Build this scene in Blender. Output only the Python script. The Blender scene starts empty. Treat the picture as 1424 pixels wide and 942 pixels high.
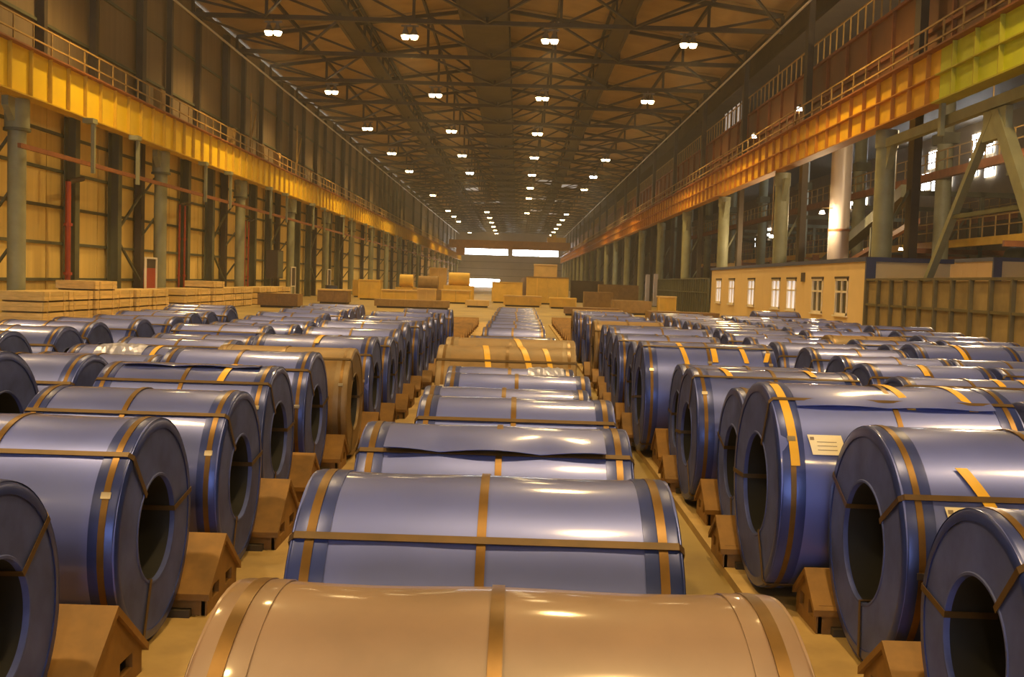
import bpy, math, random
from mathutils import Vector, Matrix
PI = math.pi
sc = bpy.context.scene
COL = sc.collection
rng = random.Random(7)

# ------------------------------------------------------------------ camera
cam = bpy.data.cameras.new('camera')
camo = bpy.data.objects.new('camera', cam)
COL.objects.link(camo)
M = Matrix(((0.99949933, -0.03141053, 0.00380315),
            (0.00550899, 0.05440125, -0.99850396),
            (0.03115664, 0.99802499, 0.05454705)))
camo.matrix_world = Matrix.Translation((0, 0, 1.9)) @ M.to_4x4()
cam.sensor_fit = 'HORIZONTAL'
cam.sensor_width = 36.0
cam.lens = 1450.0 / 1424.0 * 36.0
cam.clip_start = 0.05
cam.clip_end = 900
sc.camera = camo

# ------------------------------------------------------------------ world, exposure
sc.view_settings.view_transform = 'Standard'
sc.view_settings.look = 'None'
sc.view_settings.gamma = 1.0
sc.view_settings.exposure = 0.0
sc.cycles.max_bounces = 8
sc.cycles.diffuse_bounces = 4
sc.cycles.glossy_bounces = 4
sc.cycles.sample_clamp_indirect = 4.0
w = bpy.data.worlds.new('world')
sc.world = w
w.use_nodes = True
bg = w.node_tree.nodes['Background']
bg.inputs['Color'].default_value = (0.68, 0.80, 1.0, 1)
bg.inputs['Strength'].default_value = 7.5

LAMP_POWER = 4000.0
LAMP_COLOR = (1.0, 0.66, 0.25)
LAMP_WHITE = (1.0, 0.85, 0.62)

# ------------------------------------------------------------------ materials
def nodes_of(m):
    return m.node_tree.nodes, m.node_tree.links

def make_mat(name, color, rough=0.6, metal=0.0, var=0.15, scale=3.0, bump=0.0, bscale=20.0,
             coat=0.0, tint=0.0, stretch=(1, 1, 1), rvar=0.0, spec=0.5, color2=None, fac=None):
    m = bpy.data.materials.new(name)
    m.use_nodes = True
    n, l = nodes_of(m)
    b = n['Principled BSDF']
    b.inputs['Metallic'].default_value = metal
    b.inputs['Roughness'].default_value = rough
    b.inputs['Specular IOR Level'].default_value = spec
    b.inputs['Coat Weight'].default_value = coat
    b.inputs['Coat Roughness'].default_value = 0.10
    tc = n.new('ShaderNodeTexCoord')
    mp = n.new('ShaderNodeMapping')
    mp.inputs['Scale'].default_value = stretch
    l.new(tc.outputs['Object'], mp.inputs['Vector'])
    oi = n.new('ShaderNodeObjectInfo')
    add = n.new('ShaderNodeVectorMath'); add.operation = 'ADD'
    sc_ = n.new('ShaderNodeVectorMath'); sc_.operation = 'SCALE'; sc_.inputs['Scale'].default_value = 37.0
    cmb = n.new('ShaderNodeCombineXYZ')
    for i in range(3):
        l.new(oi.outputs['Random'], cmb.inputs[i])
    l.new(cmb.outputs[0], sc_.inputs[0])
    l.new(mp.outputs[0], add.inputs[0]); l.new(sc_.outputs[0], add.inputs[1])
    nz = n.new('ShaderNodeTexNoise'); nz.inputs['Scale'].default_value = scale
    nz.inputs['Detail'].default_value = 5.0; nz.inputs['Roughness'].default_value = 0.6
    l.new(add.outputs[0], nz.inputs['Vector'])
    rp = n.new('ShaderNodeValToRGB')
    e = rp.color_ramp.elements
    e[0].position = 0.3; e[1].position = 0.72
    c = color
    if color2 is None:
        color2 = tuple(max(0, x * (1 - var)) for x in c)
        hi = tuple(min(1, x * (1 + var)) for x in c)
    else:
        hi = c
    e[0].color = (*color2, 1); e[1].color = (*hi, 1)
    l.new(nz.outputs['Fac'], rp.inputs['Fac'])
    out = rp.outputs['Color']
    if tint > 0:
        hs = n.new('ShaderNodeHueSaturation')
        mr = n.new('ShaderNodeMapRange')
        mr.inputs['To Min'].default_value = 1 - tint; mr.inputs['To Max'].default_value = 1 + tint
        l.new(oi.outputs['Random'], mr.inputs['Value'])
        l.new(mr.outputs[0], hs.inputs['Value'])
        l.new(out, hs.inputs['Color'])
        out = hs.outputs['Color']
    l.new(out, b.inputs['Base Color'])
    if rvar > 0:
        mr2 = n.new('ShaderNodeMapRange')
        mr2.inputs['To Min'].default_value = rough - rvar; mr2.inputs['To Max'].default_value = rough + rvar
        l.new(nz.outputs['Fac'], mr2.inputs['Value'])
        l.new(mr2.outputs[0], b.inputs['Roughness'])
    if bump > 0:
        nb = n.new('ShaderNodeTexNoise'); nb.inputs['Scale'].default_value = bscale
        nb.inputs['Detail'].default_value = 1.0
        l.new(add.outputs[0], nb.inputs['Vector'])
        bp = n.new('ShaderNodeBump'); bp.inputs['Strength'].default_value = bump
        bp.inputs['Distance'].default_value = 0.02
        l.new(nb.outputs['Fac'], bp.inputs['Height'])
        l.new(bp.outputs[0], b.inputs['Normal'])
    return m

def emit_mat(name, color, strength):
    m = bpy.data.materials.new(name)
    m.use_nodes = True
    n, l = nodes_of(m)
    b = n['Principled BSDF']
    b.inputs['Base Color'].default_value = (0.8, 0.8, 0.8, 1)
    b.inputs['Emission Color'].default_value = (*color, 1)
    b.inputs['Emission Strength'].default_value = strength
    return m

MT = {}
MT['wrap'] = make_mat('coil_wrap_sheet', (0.125, 0.165, 0.53), 0.38, 0.4, 0.12, 2.2, 0.05, 1.6, coat=1.0, tint=0.18, stretch=(0.6, 1, 1), rvar=0.06)
MT['wrap_silver'] = make_mat('silver_crumpled_film', (0.38, 0.40, 0.62), 0.3, 0.4, 0.2, 4, 0.5, 6.0)
MT['kraft'] = make_mat('brown_kraft_paper', (0.25, 0.16, 0.11), 0.42, 0.0, 0.15, 3, 0.08, 2.0, coat=0.6, spec=0.5)
MT['rustcoat'] = make_mat('brown_oiled_paper', (0.22, 0.125, 0.04), 0.5, 0.0, 0.25, 4, 0.1, 4.0)
MT['edge'] = make_mat('blue_edge_band', (0.03, 0.05, 0.22), 0.32, 0.3, 0.2, 5, 0.10, 9.0, tint=0.1)
MT['edge_brown'] = make_mat('brown_edge_band', (0.22, 0.14, 0.06), 0.45, 0.1, 0.2, 5, 0.1, 9)
MT['cover'] = make_mat('blue_grey_end_cover', (0.07, 0.095, 0.30), 0.55, 0.1, 0.35, 4, 0.35, 4, tint=0.15, spec=0.35)
MT['bore'] = make_mat('shaded_coil_bore', (0.008, 0.008, 0.010), 0.7, 0.0, 0.2, 3)  # near-black colour carries the shade inside the bore
MT['strap'] = make_mat('rust_gold_steel_strap', (0.17, 0.09, 0.022), 0.36, 0.5, 0.25, 8)
MT['strap_dark'] = make_mat('dark_rust_strap', (0.10, 0.055, 0.018), 0.45, 0.3, 0.25, 8)
MT['buckle'] = make_mat('bright_steel_buckle', (0.50, 0.44, 0.36), 0.28, 0.9, 0.1, 8)
MT['tape'] = make_mat('yellow_tape', (0.72, 0.40, 0.03), 0.4, 0.0, 0.12, 6)
MT['paper'] = make_mat('cream_paper_tag', (0.82, 0.74, 0.55), 0.7, 0.0, 0.06, 6)
MT['ink'] = make_mat('grey_print', (0.25, 0.2, 0.15), 0.8)
MT['saddle'] = make_mat('ochre_saddle_paint', (0.22, 0.105, 0.017), 0.62, 0.0, 0.3, 5, 0.15, 12, tint=0.12)
MT['saddle_dark'] = make_mat('dark_saddle_rubber', (0.06, 0.045, 0.03), 0.7, 0, 0.3, 6)
MT['floor'] = make_mat('worn_concrete_floor', (0.46, 0.34, 0.12), 0.48, 0.0, 0.3, 0.55, 0.06, 5.0, color2=(0.19, 0.125, 0.04), rvar=0.1)
MT['skid'] = make_mat('ochre_floor_plate', (0.46, 0.31, 0.12), 0.6, 0.1, 0.25, 2)
MT['yellow'] = make_mat('yellow_crane_paint', (0.90, 0.62, 0.012), 0.5, 0.0, 0.04, 0.8)
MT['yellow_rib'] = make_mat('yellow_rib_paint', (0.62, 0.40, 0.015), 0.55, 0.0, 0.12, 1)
MT['orange'] = make_mat('orange_crane_paint', (0.80, 0.47, 0.012), 0.5, 0.0, 0.15, 0.8)
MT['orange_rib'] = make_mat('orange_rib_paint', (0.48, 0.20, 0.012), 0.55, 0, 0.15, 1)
MT['lime'] = make_mat('lime_yellow_crane_paint', (0.60, 0.66, 0.02), 0.5, 0.0, 0.12, 0.8)
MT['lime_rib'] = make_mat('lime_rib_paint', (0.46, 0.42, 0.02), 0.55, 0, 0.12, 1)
MT['rail_brown'] = make_mat('red_brown_rail_steel', (0.28, 0.10, 0.03), 0.6, 0.1, 0.25, 2)
MT['handrail'] = make_mat('tan_handrail_paint', (0.42, 0.26, 0.07), 0.55, 0.0, 0.2, 2)
MT['green'] = make_mat('grey_green_column_paint', (0.27, 0.27, 0.16), 0.55, 0.0, 0.18, 1.2, tint=0.08)
MT['green_dark'] = make_mat('dark_green_steel_paint', (0.11, 0.11, 0.06), 0.6, 0, 0.2, 1.5)
MT['steel_dark'] = make_mat('dark_roof_steel', (0.065, 0.046, 0.028), 0.65, 0.1, 0.25, 1.0)
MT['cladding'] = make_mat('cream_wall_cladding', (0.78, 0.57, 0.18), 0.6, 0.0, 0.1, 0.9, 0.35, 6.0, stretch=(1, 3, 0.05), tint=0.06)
MT['cladding_upper'] = make_mat('shaded_upper_cladding', (0.22, 0.155, 0.08), 0.65, 0.0, 0.15, 0.9, 0.35, 6.0, stretch=(1, 3, 0.05), tint=0.08)  # darker than the lower panels: dimness of the upper wall put into the colour
MT['clad_base'] = make_mat('dark_wall_core', (0.20, 0.14, 0.07), 0.8, 0, 0.15, 1)
MT['roof'] = make_mat('brown_roof_deck', (0.40, 0.27, 0.115), 0.75, 0.0, 0.18, 0.5, tint=0.1)
MT['brownwall'] = make_mat('red_brown_sheet_wall', (0.20, 0.085, 0.024), 0.6, 0.0, 0.2, 0.7, tint=0.1)
MT['endwall'] = make_mat('grey_lilac_end_wall', (0.34, 0.28, 0.26), 0.7, 0, 0.12, 0.3)
MT['timber'] = make_mat('pale_pine_timber', (0.72, 0.50, 0.19), 0.7, 0.0, 0.18, 3, 0.15, 14, stretch=(1, 0.3, 4), tint=0.12)
MT['timber_dark'] = make_mat('dark_bearer_timber', (0.26, 0.16, 0.06), 0.75, 0, 0.2, 3)
MT['office'] = make_mat('cream_cabin_panel', (0.74, 0.55, 0.27), 0.6, 0.0, 0.06, 0.8)
MT['navy'] = make_mat('navy_trim_paint', (0.05, 0.06, 0.13), 0.5, 0, 0.15, 2)
MT['white_frame'] = make_mat('white_window_frame', (0.78, 0.70, 0.56), 0.5, 0, 0.06, 2)
MT['dark_glass'] = make_mat('dark_window_glass', (0.035, 0.035, 0.02), 0.12, 0, 0.1, 2)
MT['curtain'] = emit_mat('lit_white_curtain', (0.95, 0.93, 1.0), 0.55)
MT['fence'] = make_mat('ochre_grey_fence_panel', (0.36, 0.27, 0.13), 0.65, 0, 0.2, 1.2, tint=0.1, color2=(0.2, 0.15, 0.08))
MT['fence_rib'] = make_mat('dark_fence_rib', (0.12, 0.10, 0.05), 0.6, 0, 0.2, 2)
MT['red_pipe'] = make_mat('red_pipe_paint', (0.36, 0.05, 0.012), 0.55, 0, 0.1, 2)
MT['machine'] = make_mat('yellow_machine_paint', (0.66, 0.42, 0.06), 0.55, 0, 0.15, 1.2, tint=0.12)
MT['machine_tan'] = make_mat('tan_machine_paint', (0.62, 0.42, 0.15), 0.6, 0, 0.12, 1.2)
MT['tank'] = make_mat('pale_tank_skin', (0.52, 0.45, 0.40), 0.4, 0.1, 0.1, 0.6)
MT['day'] = emit_mat('daylight_glass', (0.92, 0.96, 1.0), 16.0)
MT['day_soft'] = emit_mat('dull_skylight_glass', (0.8, 0.75, 0.7), 0.35)
MT['bulb_warm'] = emit_mat('warm_lamp_bulb', (1.0, 0.74, 0.36), 26.0)
MT['bulb_white'] = emit_mat('white_lamp_bulb', (0.85, 0.92, 1.0), 45.0)
MT['bulb_small'] = emit_mat('small_lamp_bulb', (1.0, 0.92, 0.8), 14.0)
MT['housing'] = make_mat('grey_lamp_housing', (0.25, 0.22, 0.18), 0.5, 0.4, 0.1, 3)
MT['eaves'] = make_mat('pale_eaves_pipe', (0.55, 0.50, 0.42), 0.4, 0.4, 0.1, 0.5)

# ------------------------------------------------------------------ mesh builder
class MB:
    def __init__(s):
        s.v = []; s.f = []
    def add(s, vs, fs):
        o = len(s.v)
        s.v += [tuple(p) for p in vs]
        s.f += [tuple(i + o for i in f) for f in fs]
        return s
    def box(s, x0, x1, y0, y1, z0, z1):
        return s.add([(x0, y0, z0), (x1, y0, z0), (x1, y1, z0), (x0, y1, z0), (x0, y0, z1), (x1, y0, z1), (x1, y1, z1), (x0, y1, z1)],
                     [(3, 2, 1, 0), (4, 5, 6, 7), (0, 1, 5, 4), (1, 2, 6, 5), (2, 3, 7, 6), (3, 0, 4, 7)])
    def bar(s, a, b, w, h, up=(0, 0, 1)):
        a = Vector(a); b = Vector(b); d = (b - a).normalized()
        u = Vector(up)
        if abs(d.dot(u)) > 0.95: u = Vector((0, 1, 0))
        sd = d.cross(u).normalized() * (w / 2); uu = sd.normalized().cross(d).normalized() * (h / 2)
        vs = [a - sd - uu, a + sd - uu, a + sd + uu, a - sd + uu, b - sd - uu, b + sd - uu, b + sd + uu, b - sd + uu]
        return s.add(vs, [(0, 1, 2, 3), (7, 6, 5, 4), (1, 0, 4, 5), (2, 1, 5, 6), (3, 2, 6, 7), (0, 3, 7, 4)])
    def tube(s, a, b, r, n=10, r2=None, cap=True):
        a = Vector(a); b = Vector(b); d = (b - a).normalized()
        u = Vector((0, 0, 1)) if abs(d.z) < 0.9 else Vector((1, 0, 0))
        e1 = d.cross(u).normalized(); e2 = d.cross(e1)
        r2 = r if r2 is None else r2
        vs = []
        for p, q in ((a, r), (b, r2)):
            for i in range(n):
                t = 2 * PI * i / n
                vs.append(p + e1 * (q * math.cos(t)) + e2 * (q * math.sin(t)))
        fs = [(i, (i + 1) % n, n + (i + 1) % n, n + i) for i in range(n)]
        if cap: fs += [tuple(range(n - 1, -1, -1)), tuple(range(n, 2 * n))]
        return s.add(vs, fs)
    def lathe_x(s, prof, n=32, zc=0.0, closed=False, wob=None):
        # prof: (x, radius) rows, turned about the X axis through z = zc
        vs = []
        for (x, r) in prof:
            for i in range(n):
                t = 2 * PI * i / n
                q = r if wob is None else r + wob(x, t)
                vs.append((x, -q * math.sin(t), zc + q * math.cos(t)))
        m = len(prof); fs = []
        for j in range(m - 1 + (1 if closed else 0)):
            k = (j + 1) % m
            for i in range(n):
                i2 = (i + 1) % n
                fs.append((j * n + i, j * n + i2, k * n + i2, k * n + i))
        return s.add(vs, fs)
    def prism_x(s, prof, x0, x1):
        # prof: (y, z) outline, extruded along X
        n = len(prof)
        vs = [(x0, y, z) for y, z in prof] + [(x1, y, z) for y, z in prof]
        fs = [(i, (i + 1) % n, n + (i + 1) % n, n + i) for i in range(n)] + [tuple(range(n - 1, -1, -1)), tuple(range(n, 2 * n))]
        return s.add(vs, fs)
    def arc(s, x0, x1, a0, a1, r, t, zc=0.0, n=12, skew=0.0, lift=None):
        # curved plate on a cylinder about X: angle from the top towards -Y
        vs = []
        for i in range(n + 1):
            a = a0 + (a1 - a0) * i / n
            k = skew * i / n
            li = lift(i / n) if lift else 0.0
            for (x, q) in ((x0 + k, r + li), (x1 + k, r + li), (x1 + k, r + t + li), (x0 + k, r + t + li)):
                vs.append((x, -q * math.sin(a), zc + q * math.cos(a)))
        fs = []
        for i in range(n):
            o = 4 * i
            for j in range(4):
                j2 = (j + 1) % 4
                fs.append((o + j, o + j2, o + 4 + j2, o + 4 + j))
        fs += [(3, 2, 1, 0), tuple(4 * n + j for j in range(4))]
        return s.add(vs, fs)
    def mesh(s, name, mat, smooth=None):
        me = bpy.data.meshes.new(name)
        me.from_pydata(s.v, [], s.f)
        if mat is not None: me.materials.append(MT[mat] if isinstance(mat, str) else mat)
        if smooth is not None:
            me.shade_smooth()
            me.set_sharp_from_angle(angle=smooth)
        me.update()
        return me
    def build(s, name, mat, parent=None, smooth=None, loc=None):
        o = bpy.data.objects.new(name, s.mesh(name, mat, smooth))
        COL.objects.link(o)
        if parent is not None: o.parent = parent
        if loc is not None: o.location = loc
        return o

def put(name, me, parent=None, loc=(0, 0, 0)):
    o = bpy.data.objects.new(name, me); COL.objects.link(o)
    if parent is not None: o.parent = parent
    o.location = loc
    return o

def thing(name, label, cat, loc=(0, 0, 0), group=None, rz=0.0):
    o = bpy.data.objects.new(name, None)
    o.empty_display_size = 0.2
    COL.objects.link(o)
    o.location = loc; o.rotation_euler = (0, 0, rz)
    o['label'] = label; o['category'] = cat
    if group: o['group'] = group
    return o

def tag(o, label, cat, group=None):
    o['label'] = label; o['category'] = cat
    if group: o['group'] = group
    return o

def struct(o):
    o['kind'] = 'structure'
    return o

SM = math.radians(35)
ORD = ['nearest', 'second', 'third', 'fourth', 'fifth', 'sixth', 'seventh', 'eighth', 'ninth', 'tenth', 'eleventh', 'twelfth',
       'thirteenth', 'fourteenth', 'fifteenth', 'sixteenth', 'seventeenth', 'eighteenth', 'nineteenth', 'twentieth',
       'twenty-first', 'twenty-second', 'twenty-third', 'twenty-fourth', 'twenty-fifth', 'twenty-sixth', 'twenty-seventh',
       'twenty-eighth', 'twenty-ninth', 'thirtieth', 'thirty-first', 'thirty-second']

XL, XR, YE, YB = -19.3, 14.9, 322.0, -48.0   # hall sides, far end, wall behind the camera
XN = 37.0                                     # far side of the neighbouring bay

# ------------------------------------------------------------------ big structure
fl = struct(MB().box(XL - 0.5, XN + 0.5, YB, YE + 0.5, -0.3, 0.0).build('floor', 'floor'))
wl = struct(MB().box(XL - 0.35, XL - 0.1, YB, YE, 0, 17.6).build('wall_left', 'clad_base'))
# wall behind the camera, with a wide open gateway to the daylight
wb = struct(MB().box(XL - 0.35, -16.5, YB - 0.3, YB, 0, 20).box(12.0, XN, YB - 0.3, YB, 0, 20).box(-16.5, 12.0, YB - 0.3, YB, 13.0, 20).build('wall_back', 'clad_base'))
struct(MB().box(XR + 0.3, XR + 0.5, YB, YE, 16.2, 17.75).build('wall_right_clerestory', 'steel_dark'))
struct(MB().box(XN, XN + 0.3, YB, YE, 0, 16.0).build('wall_right', 'clad_base'))

def far_wall():
    b = MB()
    # end wall with two long high windows and one open door left free
    xs = [XL - 0.35, -15.6, -9.4, -2.2, -1.2, 12.9, XN]
    z1, z2 = 9.9, 11.7
    b.box(XL - 0.35, XN, YE, YE + 0.3, z2, 20)
    b.box(XL - 0.35, -18.6, YE, YE + 0.3, z1, z2)
    b.box(-3.3, -1.8, YE, YE + 0.3, z1, z2)
    b.box(12.2, XN, YE, YE + 0.3, z1, z2)
    b.box(XL - 0.35, -17.0, YE, YE + 0.3, 0, z1)
    b.box(-5.6, XN, YE, YE + 0.3, 0, z1)
    b.box(-17.0, -5.6, YE, YE + 0.3, 2.6, z1)
    o = struct(b.build('wall_far', 'endwall'))
    for k, (a, c) in enumerate(((-18.6, -3.3), (-1.8, 12.2))):
        wn = struct(MB().box(a, c, YE + 0.12, YE + 0.18, z1, z2).build('window_%d' % (k + 1), 'day'))
        f = MB()
        for j in range(1, 8):
            x = a + (c - a) * j / 8
            f.box(x - 0.05, x + 0.05, YE + 0.06, YE + 0.12, z1, z2)
        f.build('window_frame', 'eaves', wn)
    d = struct(MB().box(-17.0, -5.6, YE + 0.2, YE + 0.26, 0, 2.6).build('door_1', 'day'))
    MB().box(-17.0, -5.6, YE + 0.05, YE + 0.15, 2.45, 2.6).build('door_head', 'steel_dark', d)
    # broad horizontal bands of sheeting
    for z in (3.4, 5.6, 7.7):
        MB().box(XL, XR, YE - 0.08, YE, z, z + 0.12).build('girt', 'steel_dark', o)
far_wall()

# roof: gentle gable over the hall, lower flat roof over the neighbouring bay
ZE, ZR, XM = 17.6, 20.0, (XL + XR) / 2
def zroof(x):
    return ZR - abs(x - XM) / (XR - XM) * (ZR - ZE)
b = MB()
b.prism_x([(0, 0)], 0, 0) if False else None
vs = []
for y in (YB, YE + 0.3):
    for x in (XL - 0.35, XM, XR + 0.3):
        for dz in (0.18, 0.4):
            vs.append((x, y, zroof(x) + dz))
b.add(vs, [(0, 2, 8, 6), (2, 4, 10, 8), (1, 7, 9, 3), (3, 9, 11, 5), (0, 1, 3, 2), (2, 3, 5, 4), (6, 8, 9, 7), (8, 10, 11, 9), (0, 6, 7, 1), (4, 5, 11, 10)])
ceil = struct(b.build('ceiling', 'clad_base'))
TRUSS_Y = [50.95 + 9.35 * k for k in range(-1, 29)]
# roof panels, one per truss bay and strip
STRIPS = 8
edges = [XL + (XR - XL) * i / STRIPS for i in range(STRIPS + 1)]
pm = []
for i in range(STRIPS):
    x0, x1 = edges[i] + 0.05, edges[i + 1] - 0.05
    p = MB()
    z0, z1 = zroof(x0) + 0.1, zroof(x1) + 0.1
    p.add([(x0, 0.08, z0), (x1, 0.08, z1), (x1, 9.27, z1), (x0, 9.27, z0), (x0, 0.08, z0 + .06), (x1, 0.08, z1 + .06), (x1, 9.27, z1 + .06), (x0, 9.27, z0 + .06)],
          [(3, 2, 1, 0), (4, 5, 6, 7), (0, 1, 5, 4), (1, 2, 6, 5), (2, 3, 7, 6), (3, 0, 4, 7)])
    pm.append(p.mesh('roof_panel', 'roof'))
for y in TRUSS_Y[:-1]:
    for i in range(STRIPS):
        put('roof_panel', pm[i], ceil, (0, y, 0))
for i in range(1, STRIPS):
    x = edges[i]; z = zroof(x)
    MB().box(x - 0.07, x + 0.07, 40, YE, z - 0.14, z + 0.1).build('purlin', 'steel_dark', ceil)
# dull roof lights far down the hall
rl = MB().box(-1.6, 1.6, -3.2, 3.2, -0.04, 0.0)
rlm = rl.mesh('rooflight', 'day_soft')
for (x, y) in ((4.2, 250), (8.6, 250), (4.2, 214), (8.6, 214), (-9.5, 232), (-6.0, 232), (4.2, 180), (8.6, 180), (-9.5, 196)):
    put('rooflight', rlm, ceil, (x, y, zroof(x) - 0.0))
nb = struct(MB().box(XR + 0.3, XN + 0.3, YB, YE, 16.0, 16.3).build('ceiling_side_bay', 'steel_dark'))

# cladding of the left wall, panel by panel
lowcol = [37.4 + 15 * k for k in range(-1, 20)]
secY = []
for c in lowcol:
    secY += [c + 5.2, c + 10.4]
PY = sorted(lowcol + secY)
ZLOW = [0.0, 1.4, 2.9, 4.4, 5.9, 7.4, 9.0]
ZUP = [9.0, 11.6, 14.2, 17.3]
for i in range(len(PY) - 1):
    y0, y1 = PY[i], PY[i + 1]
    if y0 < 30 or y0 > 112: continue
    for z0, z1 in list(zip(ZLOW, ZLOW[1:])) + list(zip(ZUP, ZUP[1:])):
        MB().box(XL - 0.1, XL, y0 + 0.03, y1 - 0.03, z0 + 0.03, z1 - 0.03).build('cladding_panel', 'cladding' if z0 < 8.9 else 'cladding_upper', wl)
for j, (z0, z1) in enumerate(list(zip(ZLOW, ZLOW[1:])) + list(zip(ZUP, ZUP[1:]))):
    b = MB()
    y = 112.0
    b2 = MB()
    while y < YE - 5:
        b2.box(XL - 0.1, XL, y + 0.03, y + 4.97, z0 + 0.03, z1 - 0.03)
        y += 5
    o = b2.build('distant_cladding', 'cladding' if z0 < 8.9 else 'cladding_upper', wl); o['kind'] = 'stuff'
for z in ZLOW[1:-1] + ZUP[1:-1]:
    MB().box(XL, XL + 0.12, 25, YE, z - 0.06, z + 0.06).build('girt', 'green_dark', wl)

# ------------------------------------------------------------------ left columns, girder, walkway
def col_label(i, n, txt):
    return txt % (ORD[i] if i < n - 1 else 'farthest')

def left_column(y, i, n):
    t = thing('crane_column', 'round grey-green crane column with haunch by left wall, %s from the camera' % ORD[i], 'column', (-18.0, y, 0), 'columns along the left wall')
    MB().tube((0, 0, 0.05), (0, 0, 6.75), 0.31, 16).build('shaft', 'green', t, SM)
    MB().box(-0.55, 0.55, -0.55, 0.55, 0, 0.06).build('base_plate', 'green_dark', t)
    MB().tube((0, 0, 6.75), (0, 0, 7.82), 0.42, 16).build('column_head', 'green', t, SM)
    MB().prism_x([(-0.9, 7.82), (0.42, 7.82), (0.42, 6.9), (-0.3, 6.9), (-0.9, 7.5)], -0.12, 0.12).build('haunch', 'green', t)
    MB().tube((0, 0, 6.7), (0, 0, 6.8), 0.46, 16).build('collar', 'green_dark', t, SM)
    MB().box(-1.22, -0.88, -0.26, 0.26, 0, 17.0).build('rear_shaft', 'steel_dark', t)
    for z in (1.5, 3.5, 5.5):
        MB().bar((-1.0, 0, z), (-0.3, 0, z + 1.0), 0.09, 0.09).build('lacing_bar', 'green_dark', t)
    return t
vis = [y for y in lowcol if y > 30]
for i, y in enumerate(vis):
    left_column(y, i, len(vis))

# secondary wall posts with K bracing
k = 0
for c in [y for y in lowcol if 20 < y < 110]:
    for dy in (6.7, 11.4):
        y = c + dy
        if y < 30: continue
        t = thing('wall_post', 'slim dark green post on the left cladding wall, %s from the camera' % ORD[k], 'post', (XL + 0.35, y, 0), 'posts on the left wall')
        MB().box(-0.1, 0.28, -0.03, 0.03, 0, 8.2).build('web', 'green_dark', t)
        MB().box(0.25, 0.3, -0.22, 0.22, 0, 8.2).build('flange', 'green_dark', t)
        MB().box(-0.2, -0.15, -0.22, 0.22, 0, 8.2).build('flange', 'green_dark', t)
        if dy > 10:
            for z0, z1 in ((3.7, 5.6), (3.3, 1.4)):
                MB().bar((0.1, 0.2, z0), (0.1, 3.2, z1), 0.1, 0.1).build('brace', 'green_dark', t)
        k += 1
# upper dark pilasters above the girder
k = 0
for c in [y for y in lowcol if 20 < y < 170]:
    for dy, wd in ((4.2, 0.3), (9.2, 0.3)):
        y = c + dy
        if y < 36: continue
        t = MB().box(XL + 0.12, XL + 0.4, y - wd / 2, y + wd / 2, 9.7, 17.2).build('wall_pilaster', 'steel_dark')
        tag(t, 'dark upright strip on left wall above yellow girder, %s from the camera' % ORD[k], 'pilaster', 'upper pilasters of the left wall')
        k += 1

def girder(name, label, x, y0, y1, side, mat, rib, sp, zb=7.9, zt=9.55, fine_to=1e9):
    """side = +1: open face looks towards +X, -1: towards -X"""
    t = thing(name, label, 'girder', (x, y0, zb), 'crane runway girders')
    L = y1 - y0; H = zt - zb
    MB().box(-0.03, 0.03, 0, L, 0, H).build('web', mat, t)
    MB().box(-0.28, 0.28, 0, L, -0.05, 0.0).build('bottom_flange', rib, t)
    MB().box(-0.30, 0.30, 0, L, H, H + 0.06).build('top_flange', 'rail_brown', t)
    MB().box(-0.05, 0.05, 0, L, H + 0.06, H + 0.16).build('crane_rail', 'rail_brown', t)
    me = MB().box(min(0.03 * side, 0.17 * side), max(0.03 * side, 0.17 * side), -0.025, 0.025, 0.0, H).mesh('stiffener', rib)
    if side < 0:
        MB().box(-0.2, -0.03, 0, L, H * 0.50, H * 0.50 + 0.04).build('shade_ledge', rib, t)  # ledge added to throw a dark band across the web below
    n = 0; y = sp / 2
    far = MB()
    while y < L:
        if n < 110: put('stiffener', me, t, (0, y, 0))
        else: far.box(min(0.03 * side, 0.17 * side), max(0.03 * side, 0.17 * side), y - .025, y + .025, 0, H)
        n += 1; y += sp
    if far.v:
        o = far.build('distant_stiffeners', rib, t); o['kind'] = 'stuff'
    return t

girder('crane_girder', 'long bright yellow crane runway girder with ribs along the left wall', -17.6, 18, YE - 2, 1, 'yellow', 'yellow_rib', 1.55)
girder('crane_girder', 'nearest lime-yellow length of crane girder at upper right', 13.0, 14, 33.0, -1, 'lime', 'lime_rib', 1.55)
girder('crane_girder', 'long orange crane runway girder with ribs on the right side', 13.0, 33.03, YE - 2, -1, 'orange', 'orange_rib', 1.55)

def walkway(label, x, y0, y1, z, wall_side, width):
    """deck behind a girder, with a handrail on the hall side"""
    t = thing('crane_walkway', label, 'walkway', (x, y0, z), 'crane walkways')
    L = y1 - y0
    a, b_ = (0.0, width * wall_side)
    MB().box(min(a, b_), max(a, b_), 0, L, -0.06, 0.0).build('deck', 'rail_brown', t)
    t = thing('walkway_railing', label.replace('railed walkway along the top', 'two-bar railing standing on the walkway'), 'railing', (x, y0, z), 'railings of the crane walkways')
    pm_ = MB().box(-0.025, 0.025, -0.025, 0.025, 0, 1.1).mesh('rail_post', 'handrail')
    y = 0.5; n = 0; far = MB()
    while y < L:
        if n < 120: put('rail_post', pm_, t, (0, y, 0))
        else: far.box(-0.025, 0.025, y - .025, y + .025, 0, 1.1)
        y += 1.5; n += 1
    if far.v:
        o = far.build('distant_rail_posts', 'handrail', t); o['kind'] = 'stuff'
    for zz in (0.55, 1.1):
        MB().box(-0.025, 0.025, 0, L, zz - 0.03, zz + 0.03).build('handrail', 'handrail', t)
walkway('tan railed walkway along the top of the left yellow girder', -17.95, 20, YE - 3, 9.66, -1, 0.85)
walkway('brown railed walkway along the top of the right girder', 13.4, 20, YE - 3, 9.66, 1, 0.8)
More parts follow.
